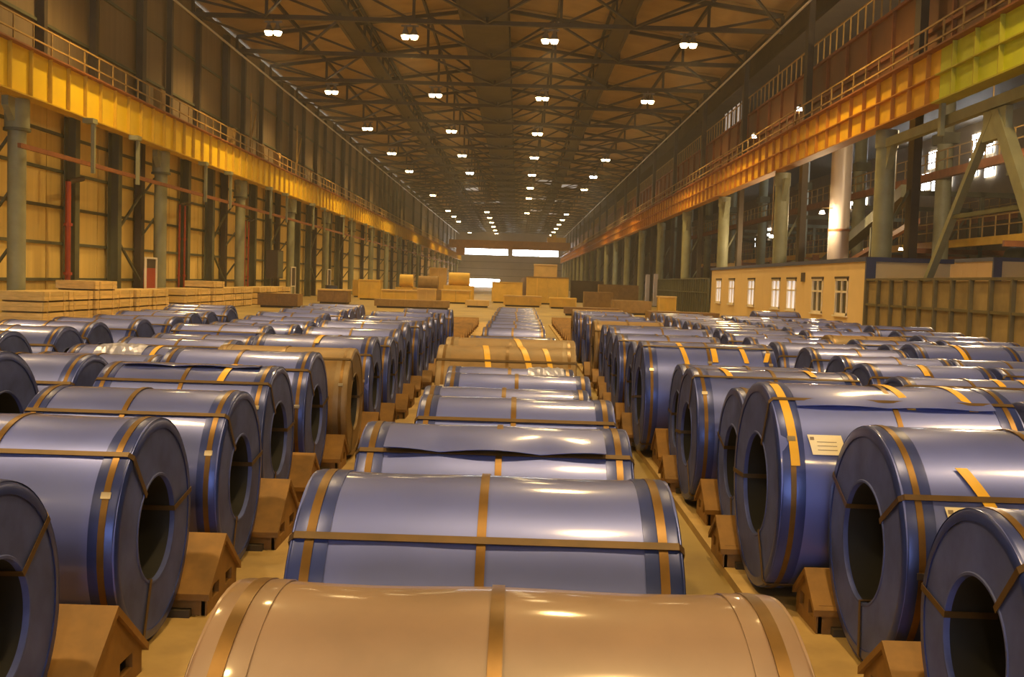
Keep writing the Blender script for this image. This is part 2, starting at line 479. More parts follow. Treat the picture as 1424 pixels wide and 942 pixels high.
# bumper posts and ladder on the walkway
for i, (y, h) in enumerate(((53.2, 2.0), (66.5, 2.3), (74.0, 2.6), (79.0, 2.0))):
    t = thing('walkway_locker', 'small tan cabinet on the left walkway, %s from the camera' % ORD[i], 'cabinet', (-18.4, y, 9.66), 'cabinets on the left walkway')
    MB().box(-0.2, 0.2, -0.3, 0.3, 0.06, 1.35).build('body', 'handrail', t)
    MB().box(0.2, 0.22, -0.26, 0.26, 0.12, 1.28).build('door', 'handrail', t)
    MB().box(-0.2, 0.2, -0.3, 0.3, 0, 0.06).build('plinth', 'steel_dark', t)
for i, y in enumerate((70.0, 84.5)):
    t = thing('mast_pole', 'pale pole with slanted stay on the left walkway, %s from the camera' % ORD[i], 'pole', (-18.1, y, 9.66), 'poles on the left walkway')
    MB().tube((0, 0, 0), (0, 0, 4.2), 0.06, 8).build('pole', 'handrail', t)
    MB().tube((0, 0, 0.9), (0, 1.6, 3.4), 0.05, 8).build('stay', 'handrail', t)

# conductor rail with hangers, left
t = thing('conductor_rail', 'thin orange-brown conductor rail hanging below the left yellow girder', 'rail', (-17.25, 36.0, 6.05), 'conductor rails')
MB().box(-0.06, 0.06, 0, 250, -0.08, 0.08).build('rail_bar', 'rail_brown', t)
hy = []
y = 41.9
while y < 180:
    hy += [y, y + 4.9]; y += 15
hm = MB().box(-0.07, 0.07, -0.07, 0.07, -0.35, 1.79).box(-0.3, 0.12, -0.35, 0.12, 1.60, 1.79).mesh('hanger', 'green')
for y in hy:
    put('hanger', hm, t, (0.14, y - 36.0, 0))
for i, (y, z1) in enumerate(((42.6, 5.4), (56.6, 5.5), (57.5, 5.5), (70.2, 5.4), (71.1, 5.4))):
    nm = ['thick red upright pipe on the left wall nearest the camera', 'thin red upright pipe beside the second left column', 'second thin red upright pipe beside the second left column',
          'thin red upright pipe beside the third left column', 'second thin red upright pipe beside the third left column'][i]
    t = thing('standpipe', nm, 'pipe', (XL + 0.9, y, 0), 'red pipes on the left wall')
    r = 0.11 if i == 0 else 0.05
    MB().tube((0, 0, 0), (0, 0, z1), r, 10).build('pipe', 'red_pipe', t, SM)
    MB().tube((0, 0, z1), (0.0, 1.4, z1 + 0.25), r, 10).build('elbow', 'steel_dark', t, SM)
    for zz in (1.6, 3.6):
        MB().tube((0, 0, zz), (0, 0, zz + 0.12), r * 1.6, 10).build('flange', 'red_pipe', t, SM)

# eaves pipes
tag(MB().tube((-18.2, 40, 15.9), (-18.2, YE - 4, 15.9), 0.07, 8).build('eaves_pipe', 'eaves', None, SM), 'thin pale pipe under the left edge of the roof', 'pipe')
tag(MB().tube((13.2, 40, 15.4), (13.2, YE - 4, 15.4), 0.06, 8).build('eaves_pipe', 'eaves', None, SM), 'thin pale pipe under the right edge of the roof', 'pipe')

# ------------------------------------------------------------------ right side
colR = [38.6 + 15 * k for k in range(0, 19)]
for i, y in enumerate(colR):
    t = thing('crane_column', 'round green crane column under the right girder, %s from the camera' % ORD[i], 'column', (13.35, y, 0), 'columns along the right side')
    MB().tube((0, 0, 0.05), (0, 0, 7.2), 0.36, 16).build('shaft', 'green', t, SM)
    MB().box(-0.55, 0.55, -0.55, 0.55, 0, 0.06).build('base_plate', 'green_dark', t)
    MB().tube((0, 0, 7.2), (0, 0, 7.84), 0.4, 16).build('column_head', 'green', t, SM)
    MB().prism_x([(-0.36, 6.4), (-0.36, 7.5), (-1.0, 7.5)], -0.12, 0.12).build('haunch', 'green', t)
    MB().box(0.9, 1.2, -0.28, 0.28, 0, 17.2).build('rear_shaft', 'steel_dark', t)
    for z in (2.0, 4.5):
        MB().bar((0.3, 0, z), (0.9, 0, z + 1.2), 0.09, 0.09).build('lacing_bar', 'green_dark', t)
# portal beam with hangers and the A-shaped brace
t = thing('tie_beam', 'green tie beam with short hangers under the lime girder at right', 'beam', (13.3, 20, 7.35))
MB().box(-0.12, 0.12, 0, 18.3, -0.16, 0.16).build('beam', 'green', t)
for y in (7.3, 12.9):
    MB().box(-0.32, -0.18, y - 0.1, y + 0.1, -0.5, 1.05).build('hanger', 'green', t)
    MB().box(-0.30, -0.1, y - 0.45, y - 0.1, 0.75, 0.95).build('hanger_arm', 'green_dark', t)
t = thing('portal_brace', 'green A-shaped brace standing behind the fence at right', 'brace', (13.3, 29.6, 0))
MB().bar((0, -0.1, 7.0), (0, -5.2, 0.1), 0.3, 0.42).build('leg', 'green', t)
MB().bar((0, 0.2, 7.1), (0, 6.4, 0.1), 0.22, 0.2).build('leg', 'green', t)
MB().box(-0.1, 0.1, -0.7, 0.7, 6.3, 7.15).build('gusset', 'green', t)
MB().bar((0, 2.6, 4.3), (0, -2.2, 4.3), 0.12, 0.12).build('tie', 'green_dark', t)

# red-brown sheet wall above the right girder
wr = struct(MB().box(15.1, 15.3, 20, YE, 9.6, 13.4).build('wall_right_upper', 'clad_base'))
y = 22.0
rm = MB().box(15.0, 15.1, 0.04, 2.96, 9.65, 13.35).mesh('cladding_panel', 'brownwall')
rib = MB().box(14.86, 15.0, -0.05, 0.05, 9.6, 13.4).mesh('rib', 'rail_brown')
n = 0
far = MB()
while y < YE - 3:
    if n < 45:
        put('cladding_panel', rm, wr, (0, y, 0)); put('rib', rib, wr, (0, y, 0))
    else:
        far.box(15.0, 15.1, y + .04, y + 2.96, 9.65, 13.35)
    y += 3; n += 1
o = far.build('distant_cladding', 'brownwall', wr); o['kind'] = 'stuff'
for z in (9.8, 11.5, 13.3):
    MB().box(14.86, 15.0, 20, YE, z, z + 0.12).build('girt', 'rail_brown', wr)
t = thing('parapet_railing', 'brown railing of upright bars on top of the right brown wall', 'railing', (15.1, 22, 13.4))
pm_ = MB().box(-0.03, 0.03, -0.03, 0.03, 0, 1.3).mesh('bar', 'handrail')
far = MB(); y = 0; n = 0
while y < 200:
    if n < 120: put('bar', pm_, t, (0, y, 0))
    else: far.box(-0.03, 0.03, y - .03, y + .03, 0, 1.3)
    y += 1.05; n += 1
o = far.build('distant_bars', 'handrail', t); o['kind'] = 'stuff'
MB().box(-0.03, 0.03, 0, 200, 1.25, 1.32).build('handrail', 'handrail', t)

# pale glazing above the brown wall, far along
g = struct(MB().box(15.6, 15.7, 74, 82, 13.5, 15.3).build('window_3', 'day_soft'))
for i in range(6):
    MB().box(15.5, 15.6, 74 + 1.5 * i, 74.12 + 1.5 * i, 13.5, 15.3).build('glazing_bar', 'steel_dark', g)

# ------------------------------------------------------------------ roof trusses
def beam_mesh(name, a, b_, w_, h_):
    return MB().bar(a, b_, w_, h_).mesh(name, 'steel_dark')
ZC = 16.55
NP = 8
px = [XL + 0.3 + (XR - XL - 0.6) * i / NP for i in range(NP + 1)]
TM = [('bottom_chord', MB().box(px[0], px[-1], -0.13, 0.13, ZC - 0.12, ZC + 0.12).mesh('bottom_chord', 'steel_dark'))]
TM.append(('top_chord', beam_mesh('top_chord', (px[0], 0, zroof(px[0]) - 0.2), (XM, 0, zroof(XM) - 0.2), 0.25, 0.22)))
TM.append(('top_chord', beam_mesh('top_chord', (XM, 0, zroof(XM) - 0.2), (px[-1], 0, zroof(px[-1]) - 0.2), 0.25, 0.22)))
for i in range(NP + 1):
    TM.append(('vertical', beam_mesh('vertical', (px[i], 0, ZC), (px[i], 0, zroof(px[i]) - 0.2), 0.16, 0.16)))
for i in range(NP):
    a, c = (i, i + 1) if i < NP // 2 else (i + 1, i)
    TM.append(('diagonal', beam_mesh('diagonal', (px[a], 0, zroof(px[a]) - 0.2), (px[c], 0, ZC), 0.13, 0.13)))
# bracing in the plane of the bottom chords, carried by each truss
for i in (0, 3, 5, 7):
    TM.append(('plan_brace', beam_mesh('plan_brace', (px[i], 0, ZC), (px[i + 1], 9.2, ZC), 0.12, 0.12)))
for i in (1, 4, 6):
    TM.append(('plan_brace', beam_mesh('plan_brace', (px[i + 1], 0, ZC), (px[i], 9.2, ZC), 0.12, 0.12)))
for i, y in enumerate(TRUSS_Y):
    t = thing('roof_truss', 'dark steel roof truss spanning the hall, %s from the camera' % ORD[i], 'truss', (0, y, 0), 'roof trusses')
    for nm, me in TM:
        put(nm, me, t)
# longitudinal catwalks between the chords
def long_girder(label, x, wdt, zb, zt):
    t = thing('roof_catwalk', label, 'catwalk', (x, 44, 0), 'catwalks under the roof')
    L = YE - 50
    for sx in (-wdt / 2, wdt / 2):
        for z in (zb, zt):
            MB().box(sx - 0.09, sx + 0.09, 0, L, z - 0.09, z + 0.09).build('chord', 'steel_dark', t)
    MB().box(-wdt / 2, wdt / 2, 0, L, zb - 0.03, zb + 0.03).build('deck', 'steel_dark', t)
    vm = MB().box(-0.05, 0.05, -0.05, 0.05, zb, zt).mesh('upright', 'steel_dark')
    dm = MB().bar((0, 0, zb), (0, 4.6, zt), 0.09, 0.09).mesh('diagonal', 'steel_dark')
    for i in range(30):
        for sx in (-wdt / 2, wdt / 2):
            put('upright', vm, t, (sx, 6.95 + 9.35 * i / 1.0, 0)) if 6.95 + 9.35 * i < L else None
            put('diagonal', dm, t, (sx, 6.95 + 9.35 * i, 0)) if 12 + 9.35 * i < L else None
long_girder('broad dark catwalk girder along the middle of the roof', -2.4, 2.6, 16.9, 18.7)
long_girder('narrow dark catwalk girder between middle and right lamp rows', 5.6, 0.9, 16.9, 18.4)
long_girder('narrow dark catwalk girder between the two left lamp rows', -10.6, 0.9, 16.9, 18.4)

# ------------------------------------------------------------------ lamps
hm_ = MB(); bm_ = MB()
for sx in (-0.25, 0.25):
    hm_.tube((sx, 0, 0.0), (sx, 0, 0.34), 0.27, 12, 0.12)
    hm_.tube((sx, 0, 0.34), (sx, 0, 0.55), 0.1, 8)
    bm_.tube((sx, 0, -0.20), (sx, 0, -0.02), 0.17, 10, 0.25); bm_.tube((sx, 0, -0.02), (sx, 0, 0.02), 0.25, 10, 0.25)
hm_.box(-0.5, 0.5, -0.05, 0.05, 0.5, 0.6)
hm_.box(-0.03, 0.03, -0.03, 0.03, 0.55, 0.70)
HME = hm_.mesh('housing', 'housing')
BWARM = bm_.mesh('lamp_lens', 'bulb_warm', SM)
BWHITE = bm_.mesh('lamp_lens', 'bulb_white', SM)
LIGHTS = {}
def lamp_light(color):
    if color not in LIGHTS:
        l = bpy.data.lights.new('lamp_light', 'SPOT')
        l.energy = LAMP_POWER
        l.color = color
        l.spot_size = math.radians(148); l.spot_blend = 1.0
        l.shadow_soft_size = 0.30
        LIGHTS[color] = l
    return LIGHTS[color]
LX = [-14.4, -6.6, 1.4, 9.3]
LROW = ['first', 'second', 'third', 'fourth']
LK = [[0, 1, 2, 3, 4, 6, 8, 9, 10, 13], [0, 1, 2, 3, 4, 8, 9, 10, 11, 12, 13], [0, 1, 2, 3, 4, 5, 6, 8], [0, 1, 3, 4, 5, 8, 9, 10, 11, 12, 13]]
for r in range(4):
    for j, kk in enumerate([-5, -4, -3, -2, -1] + LK[r]):
        out = kk < 0
        white = (r in (1, 3) and kk == 4)
        lab = ('twin high-bay lamp near the camera in the %s lamp row from the left, %s before the picture' % (LROW[r], ORD[-kk]) if out else
               '%stwin high-bay roof lamp, %s visible in the %s lamp row from left' % ('bluish-white ' if white else 'warm ', ORD[j - 5], LROW[r]))
        if out:
            lab = 'twin high-bay roof lamp above the near coils, %s in the %s lamp row from left' % (ORD[kk + 5], LROW[r])
        t = thing('ceiling_lamp', lab, 'lamp', (LX[r], 60.3 + 18.7 * kk, 15.72), 'high-bay roof lamps' if not out else 'roof lamps above the near coils')
        put('housing', HME, t)
        put('lamp_lens', BWHITE if white else BWARM, t)
        lo = bpy.data.objects.new('lamp_light', lamp_light(LAMP_WHITE if white else LAMP_COLOR))
        COL.objects.link(lo); lo.parent = t; lo.location = (0, 0, -0.5)
        # stem up to the truss chord
        MB().box(-0.03, 0.03, -0.03, 0.03, 0.6, 0.75).build('stem', 'housing', t)

# ------------------------------------------------------------------ overhead crane far down the hall
t = thing('overhead_crane', 'brown overhead travelling crane spanning the far end of the hall', 'crane', (0, 262, 9.75))
for y in (-1.6, 1.6):
    MB().box(-17.4, 12.8, y - 0.4, y + 0.4, 0.25, 2.2).build('bridge_girder', 'orange_rib', t)
for x in (-17.6, 13.0):
    MB().box(x - 0.28, x + 0.28, -3.2, 3.2, 0.02, 0.9).build('end_carriage', 'rail_brown', t)
tr = MB().box(7.0, 11.6, -2.2, 2.2, 2.2, 3.4).build('trolley', 'orange', t)
MB().box(8.0, 9.2, -1.0, 1.0, 3.4, 4.1).build('hoist_drum', 'yellow', tr)
MB().box(-15.5, -13.5, -1.2, 1.2, -1.6, 0.25).build('operator_cab', 'orange_rib', t)

# ------------------------------------------------------------------ site office and fences, right
def office(label, x, y0, y1, h, wins, depth=3.0):
    t = thing('site_office', label, 'cabin', (x, y0, 0), 'site cabins')
    L = y1 - y0
    b = MB().box(0.04, depth, 0, L, 0, h); b.build('body', 'office', t)
    n = max(1, int(round(L / 2.4)))
    # wall cut into panels; openings left between the panels for the windows
    ws = sorted(wins)
    edges_ = [0.0]
    for (yc, kind) in ws:
        edges_ += [yc - y0 - 0.78, yc - y0 + 0.78]
    edges_.append(L)
    for i in range(0, len(edges_), 2):
        a, c = edges_[i], edges_[i + 1]
        m = max(1, int(round((c - a) / 1.6)))
        for j in range(m):
            p0 = a + (c - a) * j / m; p1 = a + (c - a) * (j + 1) / m
            MB().box(-0.04, 0.04, p0 + 0.006, p1 - 0.006, 0.05, h - 0.16).build('wall_panel', 'office', t)
    for (yc, kind) in ws:
        a, c = yc - y0 - 0.78, yc - y0 + 0.78
        MB().box(-0.04, 0.04, a, c, 0.05, 0.98).build('wall_panel', 'office', t)
        MB().box(-0.04, 0.04, a, c, 2.42, h - 0.16).build('wall_panel', 'office', t)
        f = MB()
        f.box(-0.08, 0.03, a, a + 0.09, 0.98, 2.42).box(-0.08, 0.03, c - 0.09, c, 0.98, 2.42)
        f.box(-0.08, 0.03, a, c, 2.33, 2.42).box(-0.08, 0.03, a, c, 0.98, 1.07)
        f.box(-0.07, 0.03, a, c, 1.86, 1.94).box(-0.07, 0.03, (a + c) / 2 - 0.05, (a + c) / 2 + 0.05, 0.98, 2.42)
        fo = f.build('window', 'white_frame', t)
        mid = (a + c) / 2
        for (p0, p1) in ((a + .09, mid - .05), (mid + .05, c - .09)):
            for (q0, q1) in ((1.07, 1.86), (1.94, 2.33)):
                MB().box(0.0, 0.02, p0, p1, q0, q1).build('pane', 'curtain' if kind else 'dark_glass', fo)
        MB().box(-0.14, 0.0, a - 0.08, c + 0.08, 0.92, 0.98).build('window_sill', 'white_frame', fo)
        MB().box(-0.1, 0.0, a - 0.05, c + 0.05, 2.42, 2.5).build('window_head', 'steel_dark', fo)
    MB().box(-0.12, depth + 0.1, -0.1, L + 0.1, h - 0.16, h).build('roof_edge', 'navy', t)
    MB().box(-0.1, 0.25, -0.14, 0.0, 0, h).build('corner_post', 'navy', t)
    MB().box(-0.1, -0.04, 44.9 - y0 + 1.4, 44.9 - y0 + 1.9, h - 0.9, h - 0.5).build('vent_box', 'steel_dark', t) if L > 20 else None
    return t
office('long cream site office with seven windows beside the right fence', 12.75, 38.2, 68.6, 3.2,
       [(41.0, 0), (44.3, 0), (48.5, 1), (51.4, 1), (56.8, 1), (62.0, 1), (66.0, 1)])
office('cream cabin farther back behind the right fence', 20.0, 44, 58, 3.55, [])

def panel_fence(label, x, y0, y1, sp, h, pm, rm_, name='panel_fence'):
    t = thing(name, label, 'fence', (x, y0, 0), 'fences on the right side')
    n = int(round((y1 - y0) / sp)); sp = (y1 - y0) / n
    pme = MB().box(0, 0.05, 0.03, sp - 0.03, 0.06, h * 0.62).mesh('fence_panel', pm)
    pme2 = MB().box(0, 0.05, 0.03, sp - 0.03, h * 0.62 + 0.04, h - 0.05).mesh('fence_panel', pm)
    rme = MB().box(-0.12, 0.02, -0.05, 0.05, 0, h).mesh('fence_post', rm_)
    for i in range(n):
        put('fence_panel', pme, t, (0, i * sp, 0)); put('fence_panel', pme2, t, (0, i * sp, 0))
    for i in range(n + 1):
        put('fence_post', rme, t, (0, i * sp, 0))
    for z in (h * 0.62, h):
        MB().box(-0.09, 0.05, 0, y1 - y0, z - 0.03, z + 0.05).build('rail', rm_, t)
    return t
panel_fence('ochre-grey panel fence with dark ribs in front of the right columns', 12.7, 15.5, 37.9, 1.28, 2.36, 'fence', 'fence_rib')
panel_fence('dark ribbed fence beyond the left end of the cream office', 12.7, 69.2, 94, 0.95, 2.5, 'fence_rib', 'green_dark')

# ------------------------------------------------------------------ neighbouring bay seen under the right girder
k = 0
for y in [46 + 15 * i for i in range(10)]:
    t = thing('bay_column', 'dim green column of the neighbouring bay behind right girder, %s from the camera' % ORD[k], 'column', (24.5, y, 0), 'columns of the neighbouring bay')
    MB().tube((0, 0, 0), (0, 0, 13.5), 0.45, 12).build('shaft', 'green', t, SM)
    MB().box(-0.6, 0.6, -0.6, 0.6, 0, 0.08).build('base_plate', 'green_dark', t)
    MB().box(-0.5, 0.5, -0.8, 0.8, 10.6, 11.2).build('bracket', 'green_dark', t)
    k += 1
def gantry(label, x, y0, y1, z, mat):
    t = thing('platform_gantry', label, 'gantry', (x, y0, z), 'gantries in the neighbouring bay')
    L = y1 - y0
    MB().box(-0.15, 0.15, 0, L, -0.45, 0).build('edge_beam', mat, t)
    MB().box(0, 1.6, 0, L, -0.06, 0.02).build('deck', 'steel_dark', t)
    pm1 = MB().box(-0.03, 0.03, -0.03, 0.03, 0, 1.15).mesh('rail_post', 'handrail')
    y = 0.2
    while y < L:
        put('rail_post', pm1, t, (0, y, 0)); y += 1.6
    for zz in (0.6, 1.15):
        MB().box(-0.03, 0.03, 0, L, zz - 0.03, zz + 0.03).build('handrail', 'handrail', t)
gantry('brown railed gantry high in the neighbouring bay, level with columns tops', 24.0, 40, 150, 9.0, 'rail_brown')
gantry('orange railed gantry low in the neighbouring bay', 26.0, 38, 150, 5.2, 'orange')
gantry('brown railed gantry beside the far side of the neighbouring bay', 33.0, 45, 170, 7.6, 'rail_brown')
# cross frames carrying the gantries
k = 0
for y in [52 + 12 * i for i in range(8)]:
    t = thing('cross_frame', 'dark cross frame under the gantries of neighbouring bay, %s from the camera' % ORD[k], 'frame', (24.0, y, 0), 'cross frames in the neighbouring bay')
    MB().box(0, 8.7, -0.12, 0.12, 4.4, 4.70).build('beam', 'rail_brown', t)
    MB().box(0, 8.7, -0.12, 0.12, 7.9, 8.2).build('beam', 'green_dark', t)
    for x in (4.1, 6.5, 8.5):
        MB().box(x - 0.12, x + 0.12, -0.12, 0.12, 0, 8.2).build('upright', 'green_dark', t)
    MB().bar((4.1, 0, 0.2), (6.5, 0, 4.4), 0.12, 0.12).build('brace', 'green_dark', t)
    MB().bar((6.5, 0, 4.7), (8.5, 0, 7.9), 0.12, 0.12).build('brace', 'green_dark', t)
    k += 1
# slanting conveyor, pipes, tank and machines
t = thing('conveyor_bridge', 'dark slanting conveyor bridge crossing behind the right columns', 'conveyor', (17.0, 46, 0))
MB().bar((0, 0, 6.4), (8, 42, 3.6), 0.7, 0.55).build('trough', 'green_dark', t)
MB().bar((0.4, 0, 5.1), (8.4, 42, 2.9), 0.25, 0.25).build('lower_chord', 'rail_brown', t)
for i in range(5):
    f = i / 4.0
    MB().box(8 * f - 0.1, 8 * f + 0.1, 42 * f - 0.1, 42 * f + 0.1, 0, 6.2 - 2.8 * f).build('leg', 'green_dark', t)
t = thing('storage_tank', 'tall pale cylindrical tank glowing behind the right columns', 'tank', (17.5, 57.5, 0))
MB().tube((0, 0, 0), (0, 0, 11.6), 0.55, 20).build('shell', 'tank', t, SM)
for z in (2.4, 5.2):
    MB().tube((0, 0, z), (0, 0, z + 0.12), 0.58, 20).build('band', 'rail_brown', t, SM)
MB().tube((0, 0, 11.6), (0, 0, 11.9), 0.55, 20, 0.2).build('lid', 'tank', t, SM)
tk = t
for i, (x, y, sx, sy, h, m) in enumerate(((19.5, 66, 2.6, 3.0, 3.8, 'green'), (21, 78, 3, 4, 4.6, 'green'), (17, 84, 2.2, 3, 4.2, 'machine_tan'), (29, 60, 4, 5, 5.5, 'green_dark'), (21.5, 36, 3.0, 3.0, 4.6, 'green_dark'), (30, 82, 4, 6, 6.0, 'green_dark'))):
    lab = ['squat green machine behind the cream office roof', 'larger green machine farther behind the cream office', 'tan machine at the left end behind the office',
           'dark green machine deep in the neighbouring bay', 'dark machine behind the fence at far right', 'dark tall machine deep behind the green machines'][i]
    t = thing('machine_unit', lab, 'machine', (x, y, 0), 'machines in the neighbouring bay')
    MB().box(-sx / 2, sx / 2, -sy / 2, sy / 2, 0, h * 0.7).build('housing', m, t)
    MB().tube((0, -sy * 0.3, h * 0.7 + 0.4), (0, sy * 0.3, h * 0.7 + 0.4), 0.6, 14).build('drum', m, t, SM)
    MB().box(-sx * 0.3, sx * 0.3, -sy * 0.35, sy * 0.35, h * 0.7, h * 0.7 + 0.2).build('bed', 'steel_dark', t)
    MB().box(sx * 0.3, sx * 0.45, -0.1, 0.1, h * 0.7, h).build('post', 'rail_brown', t)
# bright windows on the far side of the bay, each its own
wi = 4
PANE = MB().box(0, 0.05, -0.85, 0.85, -0.75, 0.75).mesh('pane', 'day')
WF = MB().box(-0.06, 0, -0.92, -0.82, -0.8, 0.8).box(-0.06, 0, 0.82, 0.92, -0.8, 0.8).box(-0.06, 0, -0.92, 0.92, -0.04, 0.04).box(-0.06, 0, -0.04, 0.04, -0.8, 0.8).mesh('window_frame', 'steel_dark')
for (y, z) in ((98.6, 14.35), (94.6, 14.0), (99.2, 12.4), (96.0, 12.15), (93.6, 11.9), (91.2, 12.0), (85.6, 14.3), (83.4, 13.95), (85.9, 12.4), (83.0, 12.1), (112.9, 12.0), (117, 12.0), (150, 10.2), (155, 10.2), (163, 9.2)):
    wn = struct(put('window_%d' % wi, PANE, None, (XN - 0.12, y, z)))
    put('window_frame', WF, wn, (0, 0, 0))
    wi += 1
# small work lamps
SB = MB().tube((0, 0, -0.1), (0, 0, 0.06), 0.16, 8, 0.1).mesh('lamp_lens', 'bulb_small')
for i, (x, y, z) in enumerate(((13.62, 62, 10.9), (13.6, 52, 10.86), (25.5, 78, 5.1), (25.5, 70, 4.9), (27, 88, 4.92), (27.2, 90, 4.92), (16.4, 57, 6.2), (16.0, 66.5, 5.3), (20, 45, 9.2))):
    lab = ['small bright lamp on the right walkway, farther of two', 'small bright lamp on the right walkway, nearer of two', 'small work lamp below the low gantry behind the second column',
           'lower small work lamp behind the second right column', 'small work lamp left of the second right column', 'twin small work lamp left of the second right column',
           'work lamp shining on the pale tank', 'work lamp behind the left part of the office roof', 'work lamp high behind the nearest right column'][i]
    t = thing('work_lamp', lab, 'lamp', (x, y, z), 'small work lamps on the right side')
    put('lamp_lens', SB, t)
    MB().tube((0, 0, 0.06), (0, 0, 0.2), 0.14, 8, 0.06).build('shade', 'housing', t)
    if i < 2:
        MB().box(-0.02, 0.02, -0.02, 0.02, -1.2, -0.1).build('post', 'handrail', t)
    else:
        MB().box(-0.02, 0.02, -0.02, 0.02, 0.2, {2: 3.7, 3: 3.3, 4: 0.215, 5: 0.215, 6: 0.25, 7: 10.7, 8: 6.8}.get(i, 0.3)).build('stem', 'handrail', t)
        if i == 6: MB().box(0, 0.56, -0.02, 0.02, 0.2, 0.24).build('arm', 'handrail', t)
    if i >= 6:
        l = bpy.data.lights.new('work_light', 'POINT'); l.energy = 500 if i != 8 else 2500
        l.color = (1, 0.72, 0.4); l.shadow_soft_size = 0.2
        lo = bpy.data.objects.new('work_light', l); COL.objects.link(lo); lo.parent = t; lo.location = (-0.1, -0.1, -0.4)

# ------------------------------------------------------------------ coils
def build_coil(x0, x1, Y, r, label, near=True, style='blue', face='both', ang=None, tapes=(), tags=(), flap=None, base=0.09, crumple=False, ri=None):
    wd = x1 - x0; hw = wd / 2
    ri = ri or r * rng.uniform(0.47, 0.53)
    t = thing('steel_coil', label, 'coil', ((x0 + x1) / 2, Y, base), 'wrapped steel coils on the hall floor')
    n = 64 if near else 36
    wm, em, cm = {'blue': ('wrap', 'edge', 'cover'), 'kraft': ('kraft', 'kraft', 'kraft'), 'brown': ('rustcoat', 'edge_brown', 'edge_brown')}[style]
    zc = r
    ph = rng.uniform(0, 6.28)
    a = ang if ang is not None else math.radians(rng.uniform(28, 52))
    dent = rng.uniform(0.001, 0.004)
    def wob(x, th):
        # sheet bulges a little between the straps
        return dent * math.cos(2 * PI * x / hw) * math.cos(3 * th + ph)
    nx = 13 if near else 5
    prof = [(-hw + wd * i / (nx - 1), r) for i in range(nx)]
    MB().lathe_x(prof, n, zc, wob=wob).build('wrap_sheet', wm, t, SM)
    bw = 0.12 * wd / 1.25
    rim = 0.05 * r / 0.55
    for s in (-1, 1):
        e = s * hw
        # edge band folded over the end: outer strip, rounded corner, rim on the face
        pr = [(e - s * bw, r + 0.001), (e - s * bw, r + 0.004), (e - s * 0.012, r + 0.004), (e - s * 0.002, r - 0.002), (e + s * 0.006, r - 0.014), (e + s * 0.006, r - rim), (e, r - rim)]
        if s > 0: pr = pr[::-1]
        wv = (lambda x, th: 0.0) if not near else (lambda x, th: 0.0016 * math.sin(11 * th + ph) * math.sin(5 * th))
        MB().lathe_x(pr, n, zc, wob=wv).build('edge_band', em, t, SM)
        pr = [(e, r - rim + 0.01), (e + s * 0.002, ri + 0.05), (e + s * 0.002, ri)]
        if s > 0: pr = pr[::-1]
        MB().lathe_x(pr, n, zc).build('end_cover', cm, t, SM)
        pr = [(e + s * 0.002, ri + 0.014), (e + s * 0.007, ri + 0.010), (e + s * 0.006, ri), (e - s * 0.018, ri - 0.003)]
        if s > 0: pr = pr[::-1]
        MB().lathe_x(pr, n, zc).build('bore_ring', cm, t, SM)
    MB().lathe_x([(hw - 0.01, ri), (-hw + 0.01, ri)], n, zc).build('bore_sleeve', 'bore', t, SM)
    sw = 0.030
    # straps round the girth
    for xs in (-hw + bw * 0.5, rng.uniform(-0.02, 0.02), hw - bw * 0.5):
        so = MB().lathe_x([(xs - sw / 2, r + 0.002), (xs - sw / 2, r + 0.0075), (xs + sw / 2, r + 0.0075), (xs + sw / 2, r + 0.002)], n, zc).build('girth_strap', 'strap', t, SM)
        if near:
            bz = a + math.radians(rng.uniform(18, 34))
            MB().arc(xs - sw * 0.75, xs + sw * 0.75, bz, bz + 0.03 / r, r + 0.006, 0.005, zc, 3).build('buckle', 'buckle', so)
    # straps through the bore
    for q in range(3):
        aa = a + q * 2 * PI / 3
        s_ = MB()
        ca, sa = math.cos(aa), math.sin(aa)
        hv = sw * 0.45
        def P(x, rad, off):
            return (x, -rad * sa - off * ca, zc + rad * ca - off * sa)
        path = [(-hw + 0.2, ri - 0.008), (-hw - 0.008, ri - 0.006), (-hw - 0.0085, r - 0.016), (-hw + 0.010, r + 0.0085), (hw - 0.010, r + 0.0085), (hw + 0.0085, r - 0.016), (hw + 0.008, ri - 0.006), (hw - 0.2, ri - 0.008)]
        th = 0.004
        vs = []; fs = []
        for (x, rad) in path:
            vs += [P(x, rad, -hv), P(x, rad, hv)]
        for i in range(len(path) - 1):
            fs.append((2 * i, 2 * i + 1, 2 * i + 3, 2 * i + 2))
        m0 = len(vs)
        path2 = [(-hw + 0.2, ri - 0.012), (-hw - 0.011, ri - 0.010), (-hw - 0.012, r - 0.015), (-hw + 0.009, r + 0.0125), (hw - 0.009, r + 0.0125), (hw + 0.012, r - 0.015), (hw + 0.011, ri - 0.010), (hw - 0.2, ri - 0.012)]
        for (x, rad) in path2:
            vs += [P(x, rad, -hv), P(x, rad, hv)]
        for i in range(len(path) - 1):
            fs.append((m0 + 2 * i, m0 + 2 * i + 2, m0 + 2 * i + 3, m0 + 2 * i + 1))
            fs.append((2 * i, 2 * i + 2, m0 + 2 * i + 2, m0 + 2 * i)); fs.append((2 * i + 1, m0 + 2 * i + 1, m0 + 2 * i + 3, 2 * i + 3))
        s_.add(vs, fs)
        s_.build('bore_strap', 'strap_dark', t)
    cx = (x0 + x1) / 2
    for (tx, a0, a1, skew, tw) in tapes:
        o = MB().arc(tx - cx - tw / 2, tx - cx + tw / 2, math.radians(a0), math.radians(a1), r + 0.008, 0.002, zc, 10, skew).build('tape_strip', 'tape', t, SM)
        o['label'] = 'yellow tape strip'
